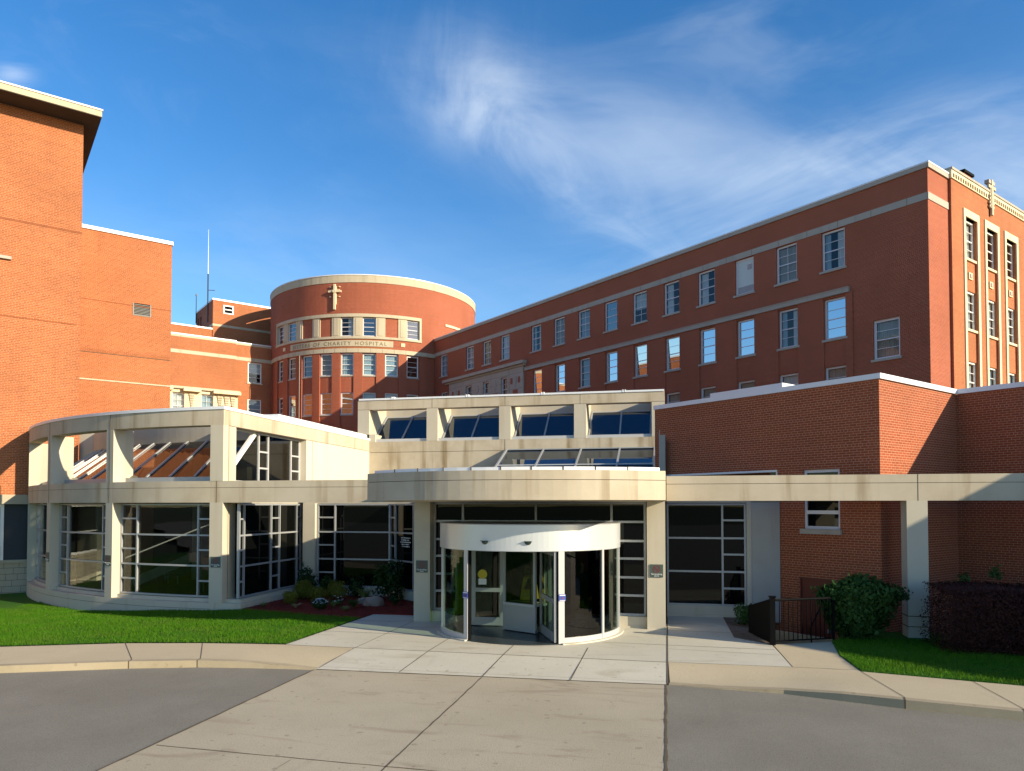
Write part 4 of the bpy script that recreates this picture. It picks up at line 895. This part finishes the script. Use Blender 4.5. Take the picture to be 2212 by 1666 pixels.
# ================================================================ RAILING
def railing():
    T=thing('railing','black metal railing with a rounded top corner at the sunken stair beside the red door','railing',FB,(2.45,18.22,0))
    p=MB(); p.box(2.38,2.5,18.16,18.28,-.1,1.12,'black_metal'); p.box(2.36,2.52,18.14,18.30,1.12,1.15,'black_metal'); part(T,'post',p)
    A=Vector((2.5,18.25,0));B=Vector((3.95,18.98,0)); d=(B-A); r=MB()
    up=lambda v,z:Vector((v.x,v.y,z))
    pts=[up(A,1.05),up(A+d*.93,1.05),up(A+d*.97,1.03),up(A+d*.99,.99),up(B,.93),up(B,-.3)]
    r.tube(pts,.03,'black_metal',8); r.tube([up(A,.08),up(B,.08)],.02,'black_metal',6); part(T,'rail',r)
    for k in range(12):
        q=A+d*(k+1)/13; b=MB(); b.tube([up(q,.08),up(q,1.04)],.011,'black_metal',6); part(T,'baluster',b)
    g=MB(); g.prism([(2.38,18.2),(2.44,18.2),(2.1,19.6),(2.04,19.6)],.05,1.08,'black_metal',zt=lambda x,y:1.08-(y-18.2)*.25); part(T,'guard_panel',g)
    h=MB(); h.tube([up(A+d*.62,-.1),up(A+d*.6,.35),up(A+d*.78,.85)],.018,'black_metal',6); part(T,'hand_loop',h)
    T=thing('back_railing','black metal railing behind the leafy bush at the far side of the stair','railing',FA,(17.3,9.6,0))
    r=MB(); r.tube([(17.2,9.5,.95),(18.7,9.5,.95)],.025,'black_metal',6); r.tube([(17.2,9.5,.1),(18.7,9.5,.1)],.02,'black_metal',6); part(T,'rail',r)
    for k in range(10): b=MB(); b.tube([(17.2+k*.16,9.5,.1),(17.2+k*.16,9.5,.95)],.011,'black_metal',6); part(T,'baluster',b)
railing()
# ================================================================ GROUND (frame B)
def lawn_z(x,y):
    t=min(1,max(0,(-x-13.0)/7))*min(1,max(0,(y-15.5)/6)); return .02-.38*t
K=[(-34,-2,0),(-25,4.5,0),(-18.5,9.6,0),(-15.5,11.5,0),(-13.43,12.53,0),(-11.15,13.45,0),(-9.8,13.85,0),(-8.96,13.98,-.01),(-7.85,14.1,-.08),(-7.22,14.15,-.135)]
GL=[(-36.5,0,0),(-27,6.9,0),(-20.2,11.6,0),(-17.2,13.4,0),(-15.24,14.21,0),(-12.7,15.2,0),(-10.9,15.6,0),(-9.8,15.75,0),(-8.87,15.85,0),(-7.08,15.8,0)]
K2=[(.02,14.38,-.135),(1.02,14.25,-.12),(2.08,14.15,-.08),(3.0,13.85,-.02),(3.94,13.55,0),(5.59,13.18,0),(8,12.4,0),(12,10.6,0),(20,5.5,0),(32,-4,0)]
GR=[(.02,15.75,0),(1.2,15.78,0),(2.5,15.82,0),(3.2,15.78,0),(3.76,15.67,0),(5.6,15.22,0),(8.4,14.6,0),(12.8,12.8,0),(21,8.2,0),(34,-1.5,0)]
def strip(mb,A,B,m,zb=-.5):
    for i in range(len(A)-1): mb.face([A[i],A[i+1],B[i+1],B[i]],m)
def setting():
    g=MB(); m='soil'
    # wide ground with an opening for the sunken stair (frame A rectangle)
    X0,X1,Y0,Y1=17.25,18.9,9.7,12.7; Z=-.55; B_=1500
    for q in (((-B_,-B_),(X0,B_)),((X1,-B_),(B_,B_)),((X0,-B_),(X1,Y0)),((X0,Y1),(X1,B_))):
        (a,b),(c,d)=q; g.face([(a,b,Z),(c,b,Z),(c,d,Z),(a,d,Z)],m)
    single('ground',g,FA,(0,0,0),kind='structure')
    s=MB(); s.box(X0-.1,X0,Y0,Y1,-1.8,-.02,'kerb'); s.box(X0,X1,Y1,Y1+.1,-1.8,-.02,'kerb'); s.box(X0,X1,Y0-.1,Y0,-1.8,-.02,'kerb'); s.box(X0,X1,Y0,Y1,-1.9,-1.25,'kerb')
    for k in range(5): s.box(X0,X0+.9,Y0+.3*k,Y0+.3*(k+1),-1.3,-.2-.22*k,'kerb')
    single('sunken_stair',s,FA,(17.3,9.7,0),kind='structure')
    r=MB(); front=[(x,y,-.15) for x,y,_ in K]+[(x,y,-.15) for x,y,_ in K2]
    for i in range(len(front)-1):
        a,b=front[i],front[i+1]; r.face([(a[0],-90,-.15),(b[0],-90,-.15),b,a],'asphalt')
    r.face([(-120,-90,-.15),(-34,-90,-.15),(-34,-2,-.15),(-120,-50,-.15)],'asphalt'); r.face([(32,-90,-.15),(120,-90,-.15),(120,-60,-.15),(32,-4,-.15)],'asphalt')
    single('road',r,FB,(0,0,0),kind='structure')
    d=MB(); d.box(-7.26,-.02,-3,14.2,-.4,-.144,'driveway'); dm=[(x,y) for x,y in ((-7.26,14.2),(-.02,14.2),(-.02,14.36),(-7.26,14.17))]; d.prism(dm,-.3,-.1442,'driveway')
    def ln(p,q,z,w=.02,mb=d,m='joint'):
        v=Vector((q[0]-p[0],q[1]-p[1])); n=Vector((-v.y,v.x)).normalized()*w/2
        zz=z if isinstance(z,tuple) else (z,z)
        mb.face([(p[0]-n.x,p[1]-n.y,zz[0]),(q[0]-n.x,q[1]-n.y,zz[1]),(q[0]+n.x,q[1]+n.y,zz[1]),(p[0]+n.x,p[1]+n.y,zz[0])],m)
    def crack(p,q,z,w,m='joint'):
        n=max(2,int(math.hypot(q[0]-p[0],q[1]-p[1])/.25)); r_=random.Random(int(p[0]*100+p[1]*10)); pts=[(p[0]+(q[0]-p[0])*k/n+r_.uniform(-.008,.008),p[1]+(q[1]-p[1])*k/n+r_.uniform(-.008,.008)) for k in range(n+1)]
        for a,b in zip(pts,pts[1:]): ln(a,b,z,w*r_.uniform(.7,1.3))
    z=-.14; crack((-3.64,-2),(-3.64,14.2),z,.022); crack((-7.2,9.25),(-.05,9.0),z,.02); crack((-7.26,-2),(-7.24,14.15),-.139,.035); crack((-.03,-2),(-.03,14.35),-.139,.04); crack((-7.2,14.17),(-.03,14.36),-.139,.025)
    crack((-5.0,9.1),(-5.15,-1),z,.006)
    single('driveway',d,FB,(0,0,0),kind='structure')
    # plaza
    p=MB(); F=[(-7.24,14.18,-.135),(-.02,14.37,-.135)]; Bk=[(-7.08,15.8,0),(0.0,15.76,0)]
    n=4
    for k in range(n):
        l=lambda a,b,t:tuple(a[i]+(b[i]-a[i])*t for i in range(3))
        p.face([l(F[0],F[1],k/n),l(F[0],F[1],(k+1)/n),l(Bk[0],Bk[1],(k+1)/n),l(Bk[0],Bk[1],k/n)],'plaza')
    p.prism([(-8.87,15.85),(-7.08,15.8),(0,15.76),(0,20.8),(-8.72,20.8)],-.3,0,'plaza')
    p.prism([(.0,15.76),(2.5,15.82),(2.42,18.2),(1.63,19.02),(1.61,22.36),(0,22.36)],-.3,0,'plaza'); p.box(-7.1,-.5,20.8,25,-.3,0,'plaza')
    J=lambda a,b,z=.004,w=.018:ln(a,b,z,w,p)
    for x in (-7.08,-5.3,-3.55,-1.8): J((x,15.8),(x,19.8 if x<-7 else (18.4 if x<-5 else 16.95))); ln((x if x>-7 else -7.1,15.8),(x*1.01-.05,14.25),(.004,-.128),.02,p)
    J((0,15.76),(0,22),.005,.035); ln((0,14.38),(0,15.76),(-.128,.005),.035,p)
    J((-8.87,15.83),(0,15.74),.004,.02); J((-8.8,17.75),(-5.7,17.72)); J((-1.5,17.7),(2.4,17.6)); J((0,19.72),(1.6,19.7)); J((-8.75,19.6),(-7.1,19.6)); J((0,17.2),(2.42,17.0),.004,.012)
    ln((-7.2,14.35),(0,14.52),(-.12,-.12),.01,p)
    for x,y,w in ((-4.2,16.3,.05),(-2.2,15.2,.04),(-6,14.9,.05)): pass
    single('entrance_paving',p,FB,(0,0,0),kind='structure')
    s=MB(); ki=[]; ko=K
    def inner(Kl,d=.18):
        out=[]
        for i,q in enumerate(Kl):
            a=Kl[max(i-1,0)];b=Kl[min(i+1,len(Kl)-1)]; v=Vector((b[0]-a[0],b[1]-a[1])).normalized(); out.append((q[0]-v.y*d,q[1]+v.x*d,q[2]+.002))
        return out
    for nm_,Kl,Gl in (('sidewalk',K,GL),('sidewalk',K2,GR)):
        I=inner(Kl); nj=6; rows=[]
        def dens(Lst,k=4): 
            out=[]
            for i in range(len(Lst)-1):
                for t in range(k): out.append(tuple(Lst[i][c]+(Lst[i+1][c]-Lst[i][c])*t/k for c in range(3)))
            return out+[Lst[-1]]
        DI,DG=dens(I),dens(Gl); V_=[];F_=[]
        for a,b in zip(DI,DG):
            for t in range(nj+1): e=t/nj; V_.append((a[0]+(b[0]-a[0])*e,a[1]+(b[1]-a[1])*e,a[2]+(b[2]-a[2])*(e*e*(3-2*e))))
        for i in range(len(DI)-1):
            for t in range(nj): q=i*(nj+1)+t; F_.append((q,q+nj+1,q+nj+2,q+1))
        me=bpy.data.meshes.new('sidewalk'); me.from_pydata(V_,[],F_); me.materials.append(MATS['sidewalk'])
        for p_ in me.polygons: p_.use_smooth=True
        so_=bpy.data.objects.new('sidewalk',me); COL.objects.link(so_); so_.rotation_euler=(0,0,FB); so_['kind']='structure'
        k=MB()
        for i in range(len(Kl)-1):
            a,b=Kl[i],Kl[i+1]; k.face([(a[0],a[1],-.3),(b[0],b[1],-.3),b,a],'kerb'); k.face([a,b,I[i+1],I[i]],'kerb')
        for i in (3,5,6) if Kl is K else (4,5,6,7):
            a,b,c=Kl[i],I[i],Gl[i]; v=Vector((c[0]-a[0],c[1]-a[1])); 
            ln((a[0],a[1]),(b[0],b[1]),(a[2]+.004,b[2]+.004),.02,k); v2=Vector((Kl[i+1][0]-a[0],Kl[i+1][1]-a[1])).normalized()*.012
            k.face([(a[0]-v2.x,a[1]-v2.y-.004,-.15),(a[0]+v2.x,a[1]+v2.y-.004,-.15),(a[0]+v2.x,a[1]+v2.y-.004,a[2]+.004),(a[0]-v2.x,a[1]-v2.y-.004,a[2]+.004)],'joint')
            ln((b[0],b[1]),(c[0],c[1]),(b[2]+.006,c[2]+.006),.014,k)
        single('kerb',k,FB,(0,0,0),kind='structure')
    w=MB(); w.prism([(2.5,15.82),(3.2,15.8),(3.76,15.67),(3.70,17.2),(3.9,18.95),(2.45,18.25)],-.3,-.001,'sidewalk'); ln((2.45,18.2),(2.5,15.82),.003,.016,w); ln((0.02,15.77),(3.7,15.8),.004,.012,w); single('path',w,FB,(0,0,0),kind='structure')
    g=MB(); g.prism([(1.63,19.02),(2.42,18.22),(2.2,19.6),(2.4,22.4),(1.61,22.36)],-.3,.012,'gravel'); single('gravel_bed',g,FB,(0,0,0),kind='structure')
    # lawns as grids
    GLf=[(-60,-10)]+[(x,y) for x,y,_ in GL[:-1]]
    l=MB(); LP=[(x,y) for x,y,_ in GL[:-1]]+[(-8.76,19.9),(-10.2,20.0),(-11.4,20.25),(-12.6,20.6),(-13.7,20.95)]
    # triangulate between the front edge and a back line
    back=[(-40,24),(-32,27),(-27,29),(-24,29.5),(-21,28),(-17.5,25),(-14.3,21.2),(-12.6,20.6),(-8.76,19.9)]
    fr=[(x,y) for x,y,_ in GL[:-1]]
    n=12
    def lp(a,b,t): return (a[0]+(b[0]-a[0])*t,a[1]+(b[1]-a[1])*t)
    P=[]
    for i in range(len(fr)):
        row=[lp(fr[i],back[i],t/n) for t in range(n+1)]; P.append([(x,y,lawn_z(x,y)) for x,y in row])
    for i in range(len(P)-1):
        for j in range(n): l.face([P[i][j],P[i+1][j],P[i+1][j+1],P[i][j+1]],'lawn')
    single('lawn',l,FB,(0,0,0),kind='structure')
    l=MB(); LR=[(3.78,15.69),(5.6,15.24),(8.4,14.62),(12.8,12.82),(21,8.25),(30,2),(34,8),(22,20),(14,21),(5.2,20.6),(3.9,18.9),(3.72,17.2)]; l.prism(LR,-.4,.015,'lawn'); single('lawn',l,FB,(0,0,0),kind='structure')
    m=MB(); MP=[(-13.7,20.95),(-12.6,20.6),(-11.4,20.25),(-10.2,20.0),(-8.76,19.9),(-8.72,20.8),(-7.1,20.8),(-7.1,22.9),(-9.75,24.9),(-13.3,24.9),(-13.3,21.1)]; m.prism(MP,-.3,.03,'mulch')
    r_=random.Random(3)
    for k in range(2600):
        x,y=r_.uniform(-13.3,-7.2),r_.uniform(20.1,24.6)
        if not inpoly(x,y,MP): continue
        a=r_.uniform(0,6.3);l_=r_.uniform(.02,.05);h=r_.uniform(.035,.06); dx,dy=math.cos(a)*l_,math.sin(a)*l_
        m.face([(x-dx,y-dy,h),(x+dy*.3,y-dx*.3,h+.012),(x+dx,y+dy,h+.004)],'mulch')
    single('mulch_bed',m,FB,(0,0,0),kind='structure')
    return [(x,y) for x,y,_ in GL[:-1]]+back[::-1],LR
def inpoly(x,y,P):
    c=False;j=len(P)-1
    for i in range(len(P)):
        if (P[i][1]>y)!=(P[j][1]>y) and x<(P[j][0]-P[i][0])*(y-P[i][1])/(P[j][1]-P[i][1])+P[i][0]: c=not c
        j=i
    return c
LPOLY,RPOLY=setting()
def tri_mesh(name,V,m,A=FB,kind=None,label=None,cat=None,parent=None,org=(0,0,0)):
    V=np.asarray(V,dtype=np.float32); k=V.shape[1]; nf=V.shape[0]; me=bpy.data.meshes.new(name)
    me.vertices.add(nf*k); me.vertices.foreach_set('co',(V-np.array(org,dtype=np.float32)).reshape(-1)); me.loops.add(nf*k); me.loops.foreach_set('vertex_index',np.arange(nf*k,dtype=np.int32))
    me.polygons.add(nf); me.polygons.foreach_set('loop_start',np.arange(0,nf*k,k,dtype=np.int32)); me.materials.append(MATS[m]); me.update(); me.validate()
    o=bpy.data.objects.new(name,me); COL.objects.link(o)
    if parent: o.parent=parent
    else:
        w=wor(org[0],org[1],A); o.location=(w[0],w[1],org[2]); o.rotation_euler=(0,0,A)
    if kind: o['kind']=kind
    if label: o['label']=label;o['category']=cat
    return o
rg=np.random.default_rng(5)
def grass(poly,n,box,label,zf):
    x=rg.uniform(box[0],box[1],n*3); y=rg.uniform(box[2],box[3],n*3)
    ok=np.array([inpoly(a,b,poly) for a,b in zip(x,y)]); x=x[ok][:n];y=y[ok][:n]; n=len(x)
    z=np.array([zf(a,b) for a,b in zip(x,y)]); x=x+rg.normal(0,.025,n); y=y+rg.normal(0,.025,n); a=rg.uniform(0,2*np.pi,n); h=rg.uniform(.035,.075,n)*(1+.35*np.sin(x*1.7)*np.cos(y*2.3)); w=.006
    le=rg.normal(0,.022,(n,2)); V=np.zeros((n,3,3))
    V[:,0]=np.stack([x-np.cos(a)*w,y-np.sin(a)*w,z-.005],1);V[:,1]=np.stack([x+np.cos(a)*w,y+np.sin(a)*w,z-.005],1);V[:,2]=np.stack([x+le[:,0],y+le[:,1],z+h],1)
    tri_mesh('grass',V,'grass_blade',kind='stuff',label=label,cat='grass')
grass(LPOLY,190000,(-23,-8.7,12,27.5),'mown green lawn grass in front of the glass pavilion',lawn_z)
def litter():
    V=[]
    while len(V)<170:
        x,y=rg.uniform(-20,-8.8),rg.uniform(13,21)
        if not inpoly(x,y,LPOLY): continue
        a=rg.uniform(0,6.28);s=rg.uniform(.018,.04);c,d=math.cos(a)*s,math.sin(a)*s;z=lawn_z(x,y)+.06
        V.append([(x-c,y-d,z),(x+d*.5,y-c*.5,z+.01),(x+c,y+d,z+.004),(x-d*.5,y+c*.5,z+.012)])
    tri_mesh('fallen_leaves',np.array(V),'leaf_pale',kind='stuff',label='scattered dry leaves lying on the lawn left of the paving',cat='leaves')
litter()
grass(RPOLY,60000,(3.7,12,12.5,19.5),'mown green lawn grass in front of the purple hedge',lambda x,y:.015)
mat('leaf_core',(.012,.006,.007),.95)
# ================================================================ PLANTS (frame B)
def leaves(c,rad,n,size,shell=.55,box=False,lift=0,aspect=.6,noisy=.18,droop=0):
    d=rg.normal(size=(n,3)); d/=np.linalg.norm(d,axis=1)[:,None]
    ph=rg.uniform(0,6.28,6)
    bumpy=1+noisy*(np.sin(d[:,0]*5+ph[0])+np.sin(d[:,1]*6+ph[1])+np.sin(d[:,2]*5+ph[2]))*.6+rg.normal(0,.05,n)
    r=(shell+(1-shell)*rg.random(n)**.6)*bumpy
    if box:
        d=rg.uniform(-1,1,(n,3)); ax=rg.choice(3,n,p=(.12,.44,.44)); sg=np.where(rg.random(n)<.5,-1.,1.); sg=np.where((ax==2),np.where(rg.random(n)<.9,1.,-1.),sg); sg=np.where((ax==1),np.where(rg.random(n)<.85,-1.,1.),sg)
        d[np.arange(n),ax]=sg; r=1-(1-shell)*rg.random(n)**1.6+.05*np.sin(d[:,0]*4+ph[0])*np.cos(d[:,2]*3+ph[1])+rg.normal(0,.02,n)
    P=np.array(c)+d*r[:,None]*np.array(rad)
    P[:,2]=np.maximum(P[:,2],.04)
    nrm=d+rg.normal(0,.6,(n,3)); nrm/=np.linalg.norm(nrm,axis=1)[:,None]
    t=np.cross(nrm,rg.normal(size=(n,3))); t/=np.linalg.norm(t,axis=1)[:,None]; b=np.cross(nrm,t)
    s=size*rg.uniform(.6,1.3,n)[:,None]
    V=np.stack([P-t*s,P-b*s*aspect+nrm*s*.15,P+t*s,P+b*s*aspect+nrm*s*.15],1)
    return V
def shrub(name,label,cat,x,y,rx,ry,h,n,size,m,z0=.03,shell=.45,group=None,stem='bark',zc=None,box=False,noisy=.18,aspect=.6):
    T=thing(name,label,cat,FB,(x,y,z0),group)
    zc=zc if zc is not None else z0+h*.52
    V=leaves((x,y,zc),(rx,ry,h*.5),n,size,shell,box,noisy=noisy,aspect=aspect)
    o=tri_mesh('foliage',V,m,parent=T,org=(x,y,z0))
    s=MB()
    for k in range(5):
        a=k*1.26; s.tube([(x,y,z0-.03),(x+.3*rx*math.cos(a),y+.3*ry*math.sin(a),z0+h*.35),(x+.7*rx*math.cos(a),y+.7*ry*math.sin(a),z0+h*.75)],.018*max(1,h),stem,5,.006)
    part(T,'stems',s); return T
shrub('rounded_shrub','yellow-green rounded shrub at the left, nearest the corner pillar','shrub',-12.25,22.2,.24,.24,.42,1300,.028,'leaf_yellow',group='rounded shrubs in the mulch bed')
shrub('rounded_shrub','yellow-brown rounded shrub behind the leftmost one, in front of the pavilion glass','shrub',-12.4,23.4,.36,.34,.62,2200,.028,'leaf_yellow',group='rounded shrubs in the mulch bed')
shrub('rounded_shrub','low yellow-green rounded shrub directly behind the white mum','shrub',-11.65,22.9,.33,.3,.5,1900,.028,'leaf_yellow',group='rounded shrubs in the mulch bed')
shrub('rounded_shrub','tallest yellow-green rounded shrub, right of the others in the bed','shrub',-11.2,23.45,.36,.34,.62,2200,.028,'leaf_yellow',group='rounded shrubs in the mulch bed')
shrub('dark_shrub','dark leafy shrub against the small pavilion pillar','shrub',-12.7,24.15,.36,.3,1.0,700,.06,'leaf_dark',shell=.3,noisy=.35)
shrub('dark_shrub','dark leafy shrub against the glass, second from the left','shrub',-11.9,24.25,.36,.25,.75,650,.055,'leaf_dark',shell=.3,noisy=.35)
shrub('dark_shrub','small dark shrub at the middle of the garden glass','shrub',-10.85,24.3,.3,.25,.65,500,.055,'leaf_dark',shell=.3,noisy=.35)
shrub('dark_shrub','tall dark leafy bush in front of the angled door glass','shrub',-9.35,23.7,.52,.42,1.25,1500,.06,'leaf_dark',shell=.25,noisy=.4)
def tuft(label,x,y,r,h,n,m,name='grass_tuft',w=.014):
    V=[]
    for k in range(n):
        a=rg.uniform(0,2*np.pi); rr=r*rg.uniform(.35,1); hh=h*rg.uniform(.55,1); dx,dy=math.cos(a),math.sin(a); px,py=-dy*w,dx*w
        p=[(x+dx*rr*t,y+dy*rr*t,.03+hh*(1.9*t-1.15*t*t)) for t in (0,.35,.7,1)]
        for i in range(3):
            s0,s1=(1-i/3.2),(1-(i+1)/3.2); A=p[i];B=p[i+1]; V.append([(A[0]-px*s0,A[1]-py*s0,A[2]),(A[0]+px*s0,A[1]+py*s0,A[2]),(B[0]+px*s1,B[1]+py*s1,B[2]),(B[0]-px*s1,B[1]-py*s1,B[2])])
    return tri_mesh(name,np.array(V),m,label=label,cat='plant',org=(x,y,.03))
tuft('large spiky pale green tuft behind the big boulder',-10.15,23.4,.62,.62,70,'leaf_tuft',w=.022)
tuft('green arching tuft left of the big boulder',-9.8,21.75,.45,.36,110,'leaf_green')
tuft('low green tuft nearest the paving edge',-9.75,21.0,.32,.2,60,'leaf_tuft')
tuft('pale tan tuft at the left end of the mulch bed',-11.6,21.35,.36,.2,26,'leaf_pale',w=.03)
tuft('thin green tuft right beside the white mum',-10.5,21.75,.32,.26,50,'leaf_tuft')
tuft('small green tuft by the corner pillar, leftmost in the bed',-12.75,21.35,.3,.2,40,'leaf_tuft')
tuft('flat green hosta at the right end of the bed',-8.75,22.7,.28,.26,40,'leaf_green',w=.05)
tuft('thin sprig between the boulder and the paving',-10.9,22.1,.25,.3,26,'leaf_tuft')
def mum():
    x,y=-10.75,21.35
    T=thing('white_mum','round white flowering mum at the front of the mulch bed','flower',FB,(x,y,.03))
    tri_mesh('foliage',leaves((x,y,.17),(.24,.24,.16),900,.03,.5),'leaf_dark',parent=T,org=(x,y,.03))
    V=[]
    for k in range(70):
        a=rg.uniform(0,2*np.pi); e=rg.uniform(.25,1.5); c=np.array([x+.24*math.cos(a)*math.cos(e),y+.24*math.sin(a)*math.cos(e),.17+.18*math.sin(e)])
        for j in range(6):
            t=j*math.pi/3; d=np.array([math.cos(t),math.sin(t),.25])*.034; s=np.array([-math.sin(t),math.cos(t),0])*.013; V.append([c-s,c+s,c+d+s,c+d-s])
    tri_mesh('blossoms',np.array(V),'petal',parent=T,org=(x,y,.03))
    x,y=-10.55,22.2
    T=thing('white_flower','few small white blossoms on thin stems behind the white mum','flower',FB,(x,y,.03))
    V=[]
    for k in range(9):
        c=np.array([x+rg.uniform(-.15,.15),y+rg.uniform(-.1,.1),.14+rg.uniform(0,.2)])
        for j in range(6):
            t=j*math.pi/3; d=np.array([math.cos(t),math.sin(t),.25])*.04; s=np.array([-math.sin(t),math.cos(t),0])*.015; V.append([c-s,c+s,c+d+s,c+d-s])
    tri_mesh('blossoms',np.array(V),'petal',parent=T,org=(x,y,.03)); tri_mesh('foliage',leaves((x,y,.12),(.2,.15,.1),200,.03,.2),'leaf_green',parent=T,org=(x,y,.03))
mum()
def rock(label,x,y,rx,ry,h,seed):
    bm=bmesh.new(); bmesh.ops.create_icosphere(bm,subdivisions=4,radius=1); r_=random.Random(seed); o=[r_.uniform(0,9) for _ in range(6)]
    for v in bm.verts:
        c=v.co; k=1+.16*math.sin(c.x*2.7+o[0])*math.cos(c.y*2.3+o[1])+.09*math.sin(c.z*5+o[2]+c.x*4)+.04*math.sin(c.x*11+o[3])*math.sin(c.y*12+o[4]); v.co=Vector((c.x*rx*k,c.y*ry*k,max(-.3,c.z)*h*k))
    me=bpy.data.meshes.new('boulder'); bm.to_mesh(me); bm.free(); me.materials.append(MATS['boulder'])
    for p in me.polygons: p.use_smooth=True
    ob=bpy.data.objects.new('boulder',me); COL.objects.link(ob); w=wor(x,y,FB); ob.location=(w[0],w[1],.06); ob.rotation_euler=(0,0,FB+.2); tag(ob,label,'boulder')
rock('large rounded pinkish boulder in the mulch bed',-9.4,22.45,.36,.25,.27,1)
rock('small grey stone beside the large boulder',-10.0,22.85,.16,.13,.17,5)
# right side
T=shrub('leafy_bush','tall broad-leaved green bush between the railing and the square pillar','bush',4.55,19.35,.86,.5,1.5,8500,.055,'leaf_green',shell=.5,noisy=.14,aspect=.75)
tri_mesh('foliage',leaves((4.7,19.3,1.12),(.95,.48,.42),3600,.055,.5,noisy=.14,aspect=.75),'leaf_green',parent=T,org=(4.55,19.35,.03))
shrub('small_shrub','small dark shrub at the end of the gravel bed','shrub',2.15,20.9,.35,.3,.6,1300,.035,'leaf_green',shell=.3)
def hedge():
    T=thing('purple_hedge','clipped dark purple hedge along the brick wall, right of the square pillar','hedge',FB,(9,18.2,0))
    V=[]
    for x0,x1 in ((6.15,8.2),(8.0,10.2),(10.0,12.6)):
        c=((x0+x1)/2,18.78-((x0+x1)/2-6)*.16,.72); V.append(leaves(c,((x1-x0)/2+.12,.78,.74),26000,.028,.7,box=True))
    tri_mesh('foliage',np.concatenate(V),'leaf_purple',parent=T,org=(9,18.2,0))
    s=MB()
    for k in range(16): x=6.4+k*.4; s.tube([(x,18.7-(x-6)*.16,0),(x+.08,18.7-(x-6)*.16,.9)],.02,'bark',5,.01)
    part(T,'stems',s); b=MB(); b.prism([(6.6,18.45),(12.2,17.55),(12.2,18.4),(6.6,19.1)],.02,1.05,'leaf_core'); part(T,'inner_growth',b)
hedge()
for i,(x,y,h) in enumerate(((7.1,19.7,1.62),(7.75,19.7,1.82),(9.1,19.4,1.6))):
    T=thing('self_sown_sprig',('short','tallest','rightmost')[i]+' green sprig growing up behind the purple hedge','plant',FB,(x,y,.03))
    tri_mesh('foliage',leaves((x,y,h-.14),(.2,.15,.2),90,.045,.1,noisy=.3),'leaf_green',parent=T,org=(x,y,.03)); m=MB(); m.tube([(x,y,.02),(x+.03,y,h)],.012,'bark',5,.005); part(T,'stem',m)
print('objects',len(bpy.data.objects))
